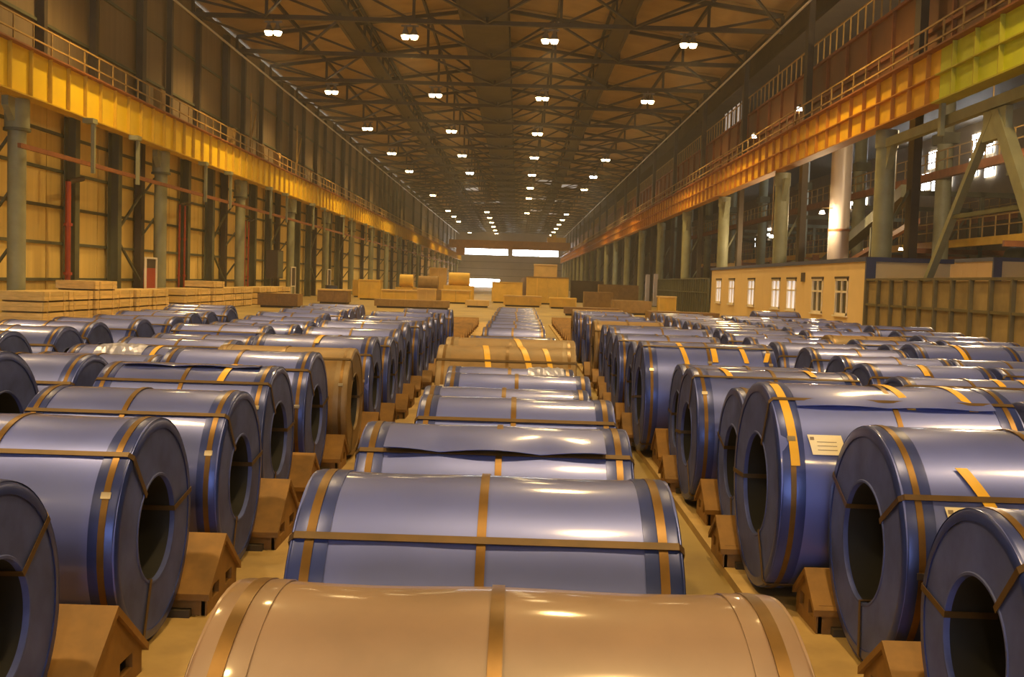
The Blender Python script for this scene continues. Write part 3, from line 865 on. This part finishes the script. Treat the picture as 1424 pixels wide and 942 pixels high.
    for (tx0, tx1, a0, a1) in tags:
        o = MB().arc(tx0 - cx, tx1 - cx, math.radians(a0), math.radians(a1), r + 0.008, 0.003, zc, 5, 0.02).build('paper_tag', 'paper', t)
        o['label'] = 'cream paper tag'
        p = MB()
        for q in range(3):
            aa = math.radians(a0 + (a1 - a0) * (0.35 + 0.2 * q))
            p.arc(tx0 - cx + 0.05, tx1 - cx - 0.03, aa, aa + 0.006, r + 0.0115, 0.0006, zc, 2, 0.0)
        aa = math.radians(a0 + (a1 - a0) * 0.12)
        p.arc(tx0 - cx + 0.012, tx0 - cx + 0.035, aa, aa + 0.03, r + 0.0115, 0.0008, zc, 2, 0.0)
        p.build('printed_lines', 'ink', o)
    if flap:
        fa0, fa1, amp = flap
        m_ = 40
        vs = []; fs = []
        nn = 8
        xa, xb = -hw + bw, hw - bw
        for lay in (0, 1):
            for i in range(nn + 1):
                f = i / nn
                for j in range(m_ + 1):
                    x = xa + (xb - xa) * j / m_
                    g = f * f * amp * (0.35 + 0.65 * abs(math.sin(2.2 * PI * j / m_ + ph)))
                    q = r + 0.004 + g + 0.0025 * lay
                    aa = math.radians(fa0 + (fa1 - fa0) * f)
                    vs.append((x, -q * math.sin(aa), zc + q * math.cos(aa)))
        W = m_ + 1; O = (nn + 1) * W
        for i in range(nn):
            for j in range(m_):
                p0 = i * W + j
                fs.append((p0, p0 + 1, p0 + W + 1, p0 + W)); fs.append((O + p0, O + p0 + W, O + p0 + W + 1, O + p0 + 1))
        for j in range(m_):
            p0 = nn * W + j
            fs.append((p0, p0 + 1, O + p0 + 1, O + p0))
        o = MB().add(vs, fs).build('loose_wrap_flap', wm, t, SM)
    if crumple:
        rr = random.Random(3)
        vs = []; fs = []; na, nx_ = 9, 12
        x_a, x_b = crumple[0] - cx, crumple[1] - cx
        for i in range(na + 1):
            for j in range(nx_ + 1):
                q = r + 0.008 + rr.uniform(0, 0.018) * (0.3 + math.sin(PI * j / nx_))
                aa = math.radians(crumple[2] + (crumple[3] - crumple[2]) * i / na)
                vs.append((x_a + (x_b - x_a) * j / nx_, -q * math.sin(aa), zc + q * math.cos(aa)))
        for i in range(na):
            for j in range(nx_):
                p0 = i * (nx_ + 1) + j
                fs.append((p0, p0 + 1, p0 + nx_ + 2, p0 + nx_ + 1))
        o = MB().add(vs, fs).build('crumpled_film', 'wrap_silver', t)
        o['label'] = 'crumpled silvery film'
    return t

def saddle(xc, half, ya, ra, yb, rb, label, base=0.09):
    """gable-roofed saddle block between two neighbouring coils"""
    ang_ = math.radians(40)
    e0 = ya + ra * math.sin(ang_) + 0.02
    e1 = yb - rb * math.sin(ang_) - 0.02
    hw = (e1 - e0) / 2
    if hw < 0.1: return None
    ym = (e0 + e1) / 2
    ze = base + min(ra, rb) * (1 - math.cos(ang_)) - 0.03
    zr = ze + hw * math.tan(ang_) * 0.93
    t = thing('coil_saddle', label, 'saddle', (xc, ym, 0), 'gabled coil saddles between the coils')
    bwid = hw * 0.90
    for s in (-1, 1):
        pr = [(0, zr), (s * hw, ze), (s * hw, ze - 0.035), (0, zr - 0.04)]
        if s > 0: pr = pr[::-1]
        MB().prism_x(pr, -half, half).build('roof_plate', 'saddle', t)
        MB().box(-half + 0.03, half - 0.03, min(s * bwid, s * (bwid - 0.025)), max(s * bwid, s * (bwid - 0.025)), 0.06, ze + 0.02).build('side_plate', 'saddle', t)
        MB().box(-half + 0.1, half - 0.1, min(s * bwid, s * (bwid + 0.05)), max(s * bwid, s * (bwid + 0.05)), 0.06, 0.1).build('foot', 'saddle_dark', t)
        # gable end with two square openings
        ex = s * (half - 0.02)
        f = MB()
        xa, xb = min(ex, ex - s * 0.03), max(ex, ex - s * 0.03)
        zs = ze + 0.01
        g = bwid * 0.22
        zw = 0.10 + (zs - 0.1) * 0.25
        f.box(xa, xb, -bwid, bwid, 0.06, zw)
        f.box(xa, xb, -bwid, -bwid * 0.66, zw, zs).box(xa, xb, -g, g, zw, zs).box(xa, xb, bwid * 0.66, bwid, zw, zs)
        top = zr - 0.05
        f.prism_x([(-bwid, zs), (bwid, zs), (0.0, top)], xa, xb)
        f.build('gable_end', 'saddle', t)
    MB().box(-half + 0.1, half - 0.1, -bwid + 0.03, bwid - 0.03, 0.06, 0.08).build('base_plate', 'saddle_dark', t)
    return t

ROWS = {}
R_ = math.radians
# rows: (Y, r, x of the face nearest the middle aisle, width, style, extras)
ROWS['C'] = [
    (2.30, .55, -.63, 1.25, 'kraft', dict(ang=R_(75))), (3.72, .55, -.71, 1.27, 'blue', dict(ang=R_(42))),
    (5.05, .55, -.71, 1.26, 'blue', dict(ang=R_(33), flap=(5, 34, .035))), (6.30, .55, -.56, 1.15, 'blue', {}),
    (7.45, .52, -.635, 1.16, 'blue', {}), (8.6, .52, -.56, 1.17, 'blue', {}), (9.72, .50, -.62, 1.16, 'blue', dict(crumple=(.12, .45, 0, 60))),
    (10.95, .56, -.80, 1.42, 'brown', dict(tapes=((-.32, 0, 60, .06, .06), (.05, 0, 60, .12, .06), (.3, 10, 60, .08, .05)))), (12.15, .57, -.80, 1.48, 'brown', dict(tapes=((.0, 5, 50, .1, .06),))),
    (13.35, .55, -.58, 1.08, 'blue', {}), (14.6, .58, -.46, .86, 'blue', {}), (15.85, .58, -.45, .86, 'blue', {}), (17.1, .58, -.46, .88, 'blue', {}), (18.4, .58, -.44, .87, 'blue', {}),
    (19.7, .58, -.46, .88, 'blue', {}), (21.0, .58, -.45, .88, 'blue', {}), (22.3, .58, -.46, .88, 'blue', {}), (23.6, .58, -.45, .9, 'blue', {}), (24.9, .58, -.46, .9, 'blue', {}), (26.2, .58, -.45, .9, 'blue', {})]
ROWS['L1'] = [
    (3.62, .522, -1.81, 1.25, 'blue', dict(ang=R_(-52))), (5.09, .54, -1.75, 1.25, 'blue', dict(ang=R_(40))), (6.47, .535, -1.70, 1.2, 'blue', dict(ang=R_(38))),
    (7.95, .55, -1.80, 1.28, 'blue', dict(ang=R_(36), flap=(-8, 14, .02), tapes=((-2.13, -12, 36, -.04, .05),))), (9.3, .56, -1.77, 1.3, 'blue', {}),
    (10.55, .54, -1.62, 1.35, 'brown', {}), (11.95, .56, -1.60, 1.35, 'blue', dict(tapes=((-2.2, -10, 30, -.04, .05),))), (13.2, .53, -1.56, 1.3, 'blue', {}), (14.4, .55, -1.6, 1.3, 'blue', {}), (15.65, .57, -1.62, 1.3, 'blue', {}),
    (16.9, .56, -1.55, 1.3, 'blue', {}), (18.1, .54, -1.55, 1.3, 'blue', {}), (19.35, .55, -1.55, 1.3, 'blue', {}), (20.6, .57, -1.55, 1.3, 'blue', {}), (21.9, .55, -1.52, 1.3, 'blue', {}), (24.0, .56, -1.48, 1.1, 'blue', {})]
ROWS['L2'] = [
    (7.35, .60, -3.62, 1.25, 'blue', {}), (8.62, .545, -3.50, 1.25, 'blue', {}), (9.78, .505, -3.32, 1.15, 'blue', {}), (10.95, .505, -3.42, 1.2, 'blue', dict(crumple=(-4.35, -3.85, -25, 70), tapes=((-3.72, -10, 50, -.03, .05),))),
    (12.2, .51, -3.25, 1.35, 'blue', {}), (13.45, .50, -3.35, 1.3, 'blue', {}), (14.6, .54, -3.45, 1.3, 'blue', {}), (15.75, .53, -3.3, 1.3, 'blue', {}), (16.9, .53, -3.3, 1.3, 'blue', {}), (18.15, .54, -3.4, 1.3, 'blue', {}),
    (19.6, .55, -3.55, 1.3, 'blue', {}), (21.3, .56, -3.5, 1.3, 'blue', {}), (22.8, .55, -3.6, 1.3, 'blue', {}), (24.2, .55, -3.7, 1.3, 'blue', {}), (25.7, .56, -3.8, 1.3, 'blue', {})]
ROWS['L3'] = [(10.15, .54, -5.4, 1.25, 'blue', {}), (11.35, .55, -5.5, 1.25, 'blue', {}), (12.55, .55, -5.4, 1.25, 'blue', {}), (13.85, .55, -5.55, 1.25, 'blue', {}), (15.0, .55, -5.36, 1.25, 'blue', {}), (16.15, .55, -5.25, 1.25, 'blue', {}),
    (17.5, .56, -5.4, 1.25, 'blue', {}), (18.8, .55, -5.5, 1.25, 'blue', {}), (20.1, .56, -5.5, 1.25, 'blue', {}), (21.4, .57, -5.85, 1.25, 'blue', {})]
ROWS['R1'] = [
    (3.80, .51, 1.73, 1.3, 'blue', {}), (5.11, .575, 1.75, 1.4, 'blue', dict(ang=R_(56), tapes=((2.05, 40, 66, .12, .055),), tags=((1.93, 2.26, 60, 71),))),
    (6.36, .62, 1.50, 1.42, 'blue', dict(ang=R_(28), flap=(14, 34, .02), tapes=((1.56, 8, 70, .02, .05), (2.24, -8, 34, .06, .05), (2.60, -8, 34, .06, .05)), tags=((1.66, 1.85, 53, 64),))), (7.6, .54, 1.61, 1.3, 'blue', {}),
    (8.85, .56, 1.48, 1.38, 'blue', dict(ang=R_(25), tapes=((1.74, -6, 26, .05, .05), (2.45, -6, 20, .04, .05)))), (10.05, .53, 1.58, 1.3, 'blue', {}),
    (11.45, .60, 1.37, 1.40, 'blue', dict(ang=R_(22), tapes=((1.76, 10, 50, .06, .05), (2.12, 24, 46, 0, .06), (2.42, 18, 46, .03, .05), (2.7, 30, 44, -.05, .05)))), (12.8, .56, 1.42, 1.3, 'blue', {}), (14.05, .57, 1.36, 1.35, 'blue', {}), (15.3, .55, 1.4, 1.3, 'blue', {}),
    (16.6, .57, 1.48, 1.6, 'blue', {}), (17.85, .56, 1.48, 1.3, 'blue', {}), (19.15, .57, 1.42, 1.25, 'brown', {}), (20.5, .56, 1.5, 1.3, 'blue', {}), (21.8, .57, 1.45, 1.3, 'blue', {}), (23.1, .56, 1.5, 1.3, 'blue', {}),
    (24.4, .57, 1.42, 1.3, 'blue', {}), (25.7, .57, 1.42, 1.3, 'blue', {}), (27.1, .57, 1.45, 1.3, 'brown', {})]
ROWS['R2'] = [
    (7.2, .54, 3.50, 1.25, 'blue', {}), (8.4, .53, 3.5, 1.25, 'blue', {}), (9.6, .52, 3.5, 1.3, 'blue', dict(tapes=((4.4, 0, 25, 0, .06), (4.66, 0, 25, 0, .1)))), (10.85, .535, 3.6, 1.28, 'blue', dict(tapes=((4.18, 5, 34, 0, .06),))), (12.05, .535, 3.72, 1.25, 'blue', {}),
    (13.4, .54, 3.72, 1.25, 'blue', {}), (14.6, .54, 3.6, 1.25, 'blue', {}), (15.8, .54, 3.5, 1.25, 'blue', {}), (17.0, .54, 3.4, 1.3, 'blue', {}), (18.2, .55, 3.5, 1.3, 'blue', {}), (19.5, .55, 3.5, 1.3, 'blue', {}), (20.7, .55, 3.55, 1.3, 'blue', {}), (21.9, .55, 3.55, 1.3, 'blue', {}),
    (23.1, .55, 3.5, 1.3, 'blue', {}), (24.3, .56, 3.5, 1.3, 'blue', {}), (25.6, .56, 3.5, 1.3, 'blue', {}), (27.0, .56, 3.5, 1.3, 'blue', {})]
ROWS['R3'] = [
    (10.9, .53, 5.0, 1.25, 'blue', dict(tapes=((5.5, 5, 30, 0, .06),))), (12.15, .53, 5.05, 1.25, 'blue', {}), (13.5, .58, 5.08, 1.3, 'blue', dict(tapes=((5.62, -5, 45, .05, .06),))), (14.85, .54, 5.25, 1.25, 'blue', {}), (16.1, .54, 5.2, 1.25, 'blue', {}), (17.5, .54, 5.2, 1.25, 'brown', {}),
    (18.75, .55, 5.15, 1.25, 'blue', {}), (20.0, .55, 5.15, 1.25, 'blue', {}), (21.25, .55, 5.15, 1.25, 'blue', {}), (22.5, .55, 5.2, 1.25, 'blue', {}), (23.8, .55, 5.2, 1.25, 'blue', {}), (25.1, .56, 5.2, 1.25, 'blue', {}), (26.4, .56, 5.2, 1.25, 'blue', {})]
ROWS['R4'] = [(12.9, .54, 6.6, 1.2, 'blue', {}), (14.2, .54, 6.6, 1.2, 'blue', {}), (15.5, .54, 6.65, 1.2, 'blue', {}), (16.75, .54, 6.8, 1.2, 'blue', {}), (18.0, .55, 6.9, 1.2, 'blue', {}), (19.3, .56, 7.0, 1.2, 'blue', {}), (20.7, .58, 7.0, 1.2, 'blue', {}),
    (22.1, .56, 6.6, 1.2, 'blue', {}), (23.5, .56, 6.5, 1.2, 'blue', {}), (24.8, .56, 6.5, 1.2, 'blue', {}), (26.1, .56, 6.5, 1.2, 'blue', {}), (29.2, .60, 6.6, 1.25, 'blue', {})]
RN = {'C': 'the middle row', 'L1': 'the first row left of middle', 'L2': 'the second row left of middle', 'L3': 'the third row left of middle',
      'R1': 'the first row right of middle', 'R2': 'the second row right of middle', 'R3': 'the third row right of middle', 'R4': 'the fourth row right of middle'}
LOOK = {'blue': 'blue-wrapped steel coil', 'kraft': 'tan paper-wrapped steel coil', 'brown': 'brown paper-wrapped steel coil'}
for key, row in ROWS.items():
    side = 1 if key[0] in 'CR' else -1
    for i, (Y, r, xf, wd, style, ex) in enumerate(row):
        x0, x1 = (xf, xf + wd) if side > 0 else (xf - wd, xf)
        look = LOOK[style]
        if ex.get('tapes') and style == 'blue': look = 'yellow-taped ' + look
        if ex.get('crumple'): look = 'crumpled ' + look
        lab = '%s, %s from the front in %s' % (look, 'first' if i == 0 else ORD[i], RN[key])
        build_coil(x0, x1, Y, r, lab, near=Y < 13, style=style, **ex)
    if key in ('C', 'L1', 'R1'):
        for i in range(len(row) - 1):
            a, c = row[i], row[i + 1]
            if a[0] > 20 or c[0] - a[0] > 1.9: continue
            if side > 0 and key != 'C': xc, half = a[2] + 0.65 - 0.06, 0.70
            elif key == 'C': xc, half = a[2] + a[3] / 2, a[3] / 2 + 0.12
            else: xc, half = a[2] - 0.60 + 0.06, 0.70
            saddle(xc, half, a[0], a[1], c[0], c[1], 'ochre gabled coil saddle, %s from the front in %s' % ('first' if i == 0 else ORD[i], RN[key]))

# empty saddles waiting beyond the coils
for key, xc, half, ys in (('C', 0.0, 0.62, 28.0), ('L1', -2.2, 0.7, 26.0), ('R1', 2.2, 0.7, 29.0)):
    for q in range(12):
        saddle(xc, half, ys + 1.35 * q, .55, ys + 1.35 * (q + 1), .55, 'empty brown coil saddle, %s beyond the coils of %s' % (ORD[q], RN[key]))
# the low plates the rows stand on
for nm, xa, xb, lab in (('L1', -3.2, -1.18, 'low ochre steel sill under the first left coil row'), ('C', -1.0, 0.95, 'low ochre steel sill under the middle coil row'),
                        ('R1', 1.42, 3.2, 'low ochre steel sill under the first right coil row')):
    o = MB().box(xa, xb, 1.2, 46.0, 0.0, 0.06).build('floor_sill', 'skid')
    tag(o, lab, 'sill', 'steel sills under coil rows')
# bearers that carry every coil
for key, row in ROWS.items():
    if key in ('C', 'L1', 'R1'): continue
    side = 1 if key[0] in 'CR' else -1
    for (off, wh) in ((0.3, 'inner'), (0.95, 'outer')):
        xs = [q[2] + side * off for q in row]
        xm = sum(xs) / len(xs)
        if key == 'C': xm = -0.3 if wh == 'inner' else 0.2
        o = MB().box(xm - 0.06, xm + 0.06, row[0][0] - 0.5, row[-1][0] + 0.5, 0.0, 0.07).build('bearer_rail', 'saddle_dark')
        tag(o, '%s dark bearer rail under the coils of %s' % (wh, RN[key]), 'rail', 'bearer rails')

# ------------------------------------------------------------------ timber stacks, left
STK = 0
CR = {}
def crate_mesh(lx, ly, h):
    key = (lx, ly, h)
    if key in CR: return CR[key]
    pl = MB()
    parts = []
    nz_ = 2
    for z in range(nz_):
        z0 = 0.05 + (h - 0.05) * z / nz_; z1 = 0.05 + (h - 0.05) * (z + 1) / nz_ - 0.012
        parts.append(('plank', MB().box(lx / 2 - 0.03, lx / 2, -ly / 2, ly / 2, z0, z1).mesh('plank', 'timber')))
        parts.append(('plank', MB().box(-lx / 2, lx / 2 - 0.04, -ly / 2, -ly / 2 + 0.03, z0, z1).mesh('plank', 'timber')))
    parts.append(('body', MB().box(-lx / 2, lx / 2 - 0.035, -ly / 2 + 0.035, ly / 2, 0.05, h - 0.012).mesh('body', 'timber')))
    for yy in (-ly * 0.36, ly * 0.36):
        parts.append(('bearer', MB().box(-lx / 2, lx / 2, yy - 0.06, yy + 0.06, 0, 0.05).mesh('bearer', 'timber_dark')))
    for yy in (-ly * 0.3, ly * 0.3):
        parts.append(('batten', MB().box(lx / 2, lx / 2 + 0.025, yy - 0.05, yy + 0.05, 0.05, h - 0.02).mesh('batten', 'timber')))
    CR[key] = parts
    return parts
def crate(x, y, z, lx, ly, h, label):
    t = thing('timber_crate', label, 'crate', (x, y, z), 'timber crates by the left wall', rz=rng.uniform(-0.03, 0.03))
    for nm, me in crate_mesh(lx, ly, h): put(nm, me, t)
TIER = ['bottom', 'second', 'third', 'fourth', 'fifth']
stacks = [(-16.5, 35.6, 3), (-16.5, 37.65, 3), (-16.4, 39.7, 4), (-16.5, 41.8, 3), (-16.5, 44.0, 3), (-16.5, 46.1, 3), (-16.5, 50.4, 3), (-16.5, 52.5, 3),
          (-16.4, 54.7, 4), (-16.5, 56.8, 3), (-16.5, 58.9, 3), (-16.5, 61.0, 3), (-16.5, 64.6, 3), (-16.3, 66.7, 3), (-16.5, 68.8, 3), (-16.4, 70.9, 3)]
for i, (x, y, n) in enumerate(stacks):
    for q in range(n):
        tier = 'top' if q == n - 1 else TIER[q]
        crate(x, y, 0.36 * q, 1.5, 1.96, 0.36, 'pale timber crate, %s in the stack %s from the camera by left wall' % (tier, ORD[i]))
t = thing('timber_pallet', 'low pale timber pallet in front of the nearest left crates', 'pallet', (-14.2, 39.0, 0))
for i in range(5):
    MB().box(-0.9 + 0.37 * i, -0.57 + 0.37 * i, -1.6, 1.6, 0.14, 0.2).build('board', 'timber', t)
for yy in (-1.3, 0, 1.3):
    MB().box(-0.9, 0.92, yy - 0.08, yy + 0.08, 0, 0.14).build('bearer', 'timber_dark', t)
# notice frames by the columns
for i, (y, red) in enumerate(((48.3, True), (79.0, False), (94.0, False))):
    t = thing('notice_frame', ['white frame with red hose box beside second left column', 'white framed dark board beside the fourth left column', 'white framed dark board beside the fifth left column'][i], 'board', (-17.0, y, 0), 'framed boards by the left columns')
    f = MB()
    for yy in (-0.7, 0.7): f.box(-0.04, 0.04, yy - 0.05, yy + 0.05, 0, 2.5)
    f.box(-0.04, 0.04, -0.7, 0.7, 2.42, 2.5); f.box(-0.04, 0.04, -0.7, 0.7, 1.0, 1.07)
    f.build('frame', 'white_frame', t)
    MB().box(-0.12, 0.0, -0.6, 0.6, 1.07, 2.0).build('board', 'red_pipe' if red else 'steel_dark', t)
    MB().box(-0.12, 0.0, -0.6, 0.6, 2.0, 2.42).build('header', 'steel_dark', t)
t = thing('switch_cabinet', 'dark switch cabinet on legs between third and fourth left columns', 'cabinet', (-17.4, 74.6, 0))
MB().box(-0.4, 0.4, -0.9, 0.9, 1.6, 3.6).build('body', 'steel_dark', t)
MB().box(0.4, 0.43, -0.8, 0.8, 1.7, 3.5).build('door', 'green_dark', t)
for yy in (-0.8, 0.8): MB().box(-0.06, 0.06, yy - 0.06, yy + 0.06, 0, 1.6).build('leg', 'steel_dark', t)

# ------------------------------------------------------------------ machines and goods in mid hall
def block(name, label, cat, x, y, sx, sy, h, mat, top=None, cap=None):
    t = thing(name, label, cat, (x, y, 0), 'goods and machines across the middle of the hall')
    MB().box(-sx / 2, sx / 2, -sy / 2, sy / 2, 0.12, h).build('body', mat, t)
    MB().box(-sx / 2 + 0.1, sx / 2 - 0.1, -sy / 2 + 0.1, sy / 2 - 0.1, 0, 0.12).build('skid', 'steel_dark', t)
    n = max(2, int(sx / 0.9))
    for i in range(n + 1):
        xx = -sx / 2 + sx * i / n
        MB().box(xx - 0.04, xx + 0.04, -sy / 2 - 0.05, -sy / 2, 0.12, h).build('rib', mat, t)
    if top:
        MB().box(-sx / 2 - 0.06, sx / 2 + 0.06, -sy / 2 - 0.06, sy / 2 + 0.06, h, h + 0.1).build('lid', top, t)
    if cap == 'drum':
        MB().tube((-sx * 0.35, 0, h + 0.55), (sx * 0.35, 0, h + 0.55), 0.6, 16).build('drum', mat, t, SM)
        for s in (-1, 1): MB().box(s * sx * 0.3 - 0.08, s * sx * 0.3 + 0.08, -0.3, 0.3, h, h + 0.5).build('cradle', 'steel_dark', t)
    return t
block('machine_housing', 'upright yellow machine housing left of the mid-hall goods', 'machine', -12.4, 88, 1.75, 1.6, 1.6, 'machine', 'machine')
block('machine_bed', 'low long yellow machine bed beside the upright yellow housing', 'machine', -9.6, 86, 2.9, 1.8, 0.85, 'machine', 'machine_tan')
block('machine_drum', 'yellow drum machine behind the low yellow bed', 'machine', -10.0, 94, 1.7, 1.8, 1.1, 'machine', None, 'drum')
block('drum_machine', 'dark frame machine with drum in the left mid hall', 'machine', -7.7, 90, 2.4, 1.8, 1.0, 'timber_dark', None, 'drum')
block('control_booth', 'tall tan box standing above the left mid-hall machines', 'booth', -7.6, 100, 1.55, 1.6, 2.9, 'machine_tan', 'machine_tan')
block('goods_crate', 'pale square crate in front of the dark frame machine', 'crate', -7.1, 82, 1.35, 1.3, 1.05, 'machine_tan', 'timber')
block('machine_bed', 'yellow machine bed at the right of the left mid-hall group', 'machine', -4.9, 84, 2.2, 2.0, 1.0, 'machine', 'timber')
block('machine_housing', 'yellow rounded machine behind the right-hand yellow bed', 'machine', -5.2, 93, 2.6, 2.0, 1.4, 'machine', None, 'drum')
block('goods_crate', 'yellow crate stack at the left of the centre goods', 'crate', -0.9, 92, 2.6, 2.0, 1.75, 'machine', 'machine')
block('goods_crate', 'large yellow crate block in the centre goods', 'crate', 2.6, 92, 3.6, 2.2, 2.3, 'machine', 'timber_dark')
block('goods_crate', 'dark grey gap box between the yellow centre crates', 'crate', 0.58, 94.2, 0.5, 1.6, 2.3, 'endwall')
block('control_booth', 'pale tan booth rising above the centre goods', 'booth', 2.7, 104, 2.2, 2.0, 3.6, 'machine_tan', 'office')
block('goods_crate', 'yellow low crate right of the centre goods', 'crate', 3.4, 78, 1.9, 1.6, 0.7, 'machine', 'machine')
block('goods_crate', 'yellow box standing before the dark ribbed fence', 'crate', 10.0, 70, 1.1, 1.0, 1.15, 'machine', 'timber')
block('dark_bale', 'dark bale left of the tall green column', 'bale', 7.4, 68, 2.4, 1.8, 0.9, 'timber_dark')
block('dark_bale', 'dark bale beside the far right machines', 'bale', 6.2, 80, 2.2, 1.8, 1.3, 'timber_dark')
block('dark_bale', 'dark long bale behind the right coil rows', 'bale', 8.2, 52, 3.4, 1.6, 0.65, 'rustcoat')
t = thing('oil_drum', 'dark drum standing before the fifth left column', 'drum', (-15.0, 84.0, 0))
MB().tube((0, 0, 0), (0, 0, 1.1), 0.5, 16).build('barrel', 'navy', t, SM)
MB().tube((0, 0, 1.1), (0, 0, 1.15), 0.52, 16).build('lid', 'steel_dark', t, SM)
for z in (0.35, 0.75): MB().tube((0, 0, z), (0, 0, z + 0.05), 0.52, 16).build('hoop', 'steel_dark', t, SM)
for nm, lab, cat, x, y, sx, sy, h, m, top in (
        ('storage_rack', 'low dark rack before the left mid-hall machines', 'rack', -6.6, 66, 4.6, 1.4, 0.55, 'timber_dark', None),
        ('storage_rack', 'low brown rack at the right of the centre goods', 'rack', 4.4, 62, 3.2, 1.4, 0.5, 'rustcoat', None),
        ('storage_rack', 'dark rack between the office end and the far columns', 'rack', 9.4, 98, 3.6, 2.0, 1.9, 'timber_dark', None),
        ('storage_rack', 'dark tall rack behind the right-hand dark bales', 'rack', 7.0, 106, 3.2, 2.0, 2.2, 'steel_dark', None),
        ('goods_crate', 'tan flat crate on the aisle left of the centre goods', 'crate', -2.8, 74, 1.6, 1.6, 0.5, 'machine_tan', None),
        ('goods_crate', 'yellow long crate in front of the centre goods', 'crate', 0.4, 80, 2.8, 1.5, 0.75, 'machine', 'timber'),
        ('goods_crate', 'yellow crate far left before the sixth column', 'crate', -14.3, 98, 2.0, 2.0, 1.6, 'machine', None),
        ('goods_crate', 'brown crate beside the dark drum at left', 'crate', -12.6, 72, 2.0, 1.6, 0.9, 'rustcoat', 'timber'),
        ('goods_crate', 'brown crate low at the end of the timber stacks', 'crate', -13.6, 60, 2.2, 1.6, 0.8, 'rustcoat', None)):
    block(nm, lab, cat, x, y, sx, sy, h, m, top)
for k_, y in enumerate((95.5, 101.5)):
    t = thing('guard_post', 'pale upright guard post beside the distant dark right column, %s of two' % ('nearer' if k_ == 0 else 'farther'), 'post', (12.6, y, 0), 'pale guard posts')
    MB().box(-0.18, 0.18, -0.3, 0.3, 0, 3.0).build('post', 'tank', t)
    MB().box(-0.25, 0.25, -0.4, 0.4, 0, 0.08).build('base_plate', 'green_dark', t)

# ------------------------------------------------------------------ thin haze in the hall air
hz = bpy.data.materials.new('hall_haze')
hz.use_nodes = True
n_, l_ = nodes_of(hz)
n_.remove(n_['Principled BSDF'])
vs_ = n_.new('ShaderNodeVolumeScatter')
vs_.inputs['Density'].default_value = 0.0010
vs_.inputs['Anisotropy'].default_value = 0.35
vs_.inputs['Color'].default_value = (0.9, 0.85, 0.78, 1)
l_.new(vs_.outputs[0], n_['Material Output'].inputs['Volume'])
MT['haze'] = hz
cu = bpy.data.curves.new('haze', 'CURVE')
cu.dimensions = '2D'; cu.fill_mode = 'BOTH'
sp = cu.splines.new('POLY'); sp.points.add(3)
for q, (x, y) in enumerate(((XL + 0.02, -20), (XR - 0.1, -20), (XR - 0.1, YE - 0.2), (XL + 0.02, YE - 0.2))):
    sp.points[q].co = (x, y, 0, 1)
sp.use_cyclic_u = True
cu.extrude = 8.64
cu.materials.append(hz)
o = bpy.data.objects.new('haze', cu)
COL.objects.link(o)
o.location = (0, 0, 8.66)
o['kind'] = 'stuff'
tag(o, 'thin warm haze filling the air of the hall', 'haze')
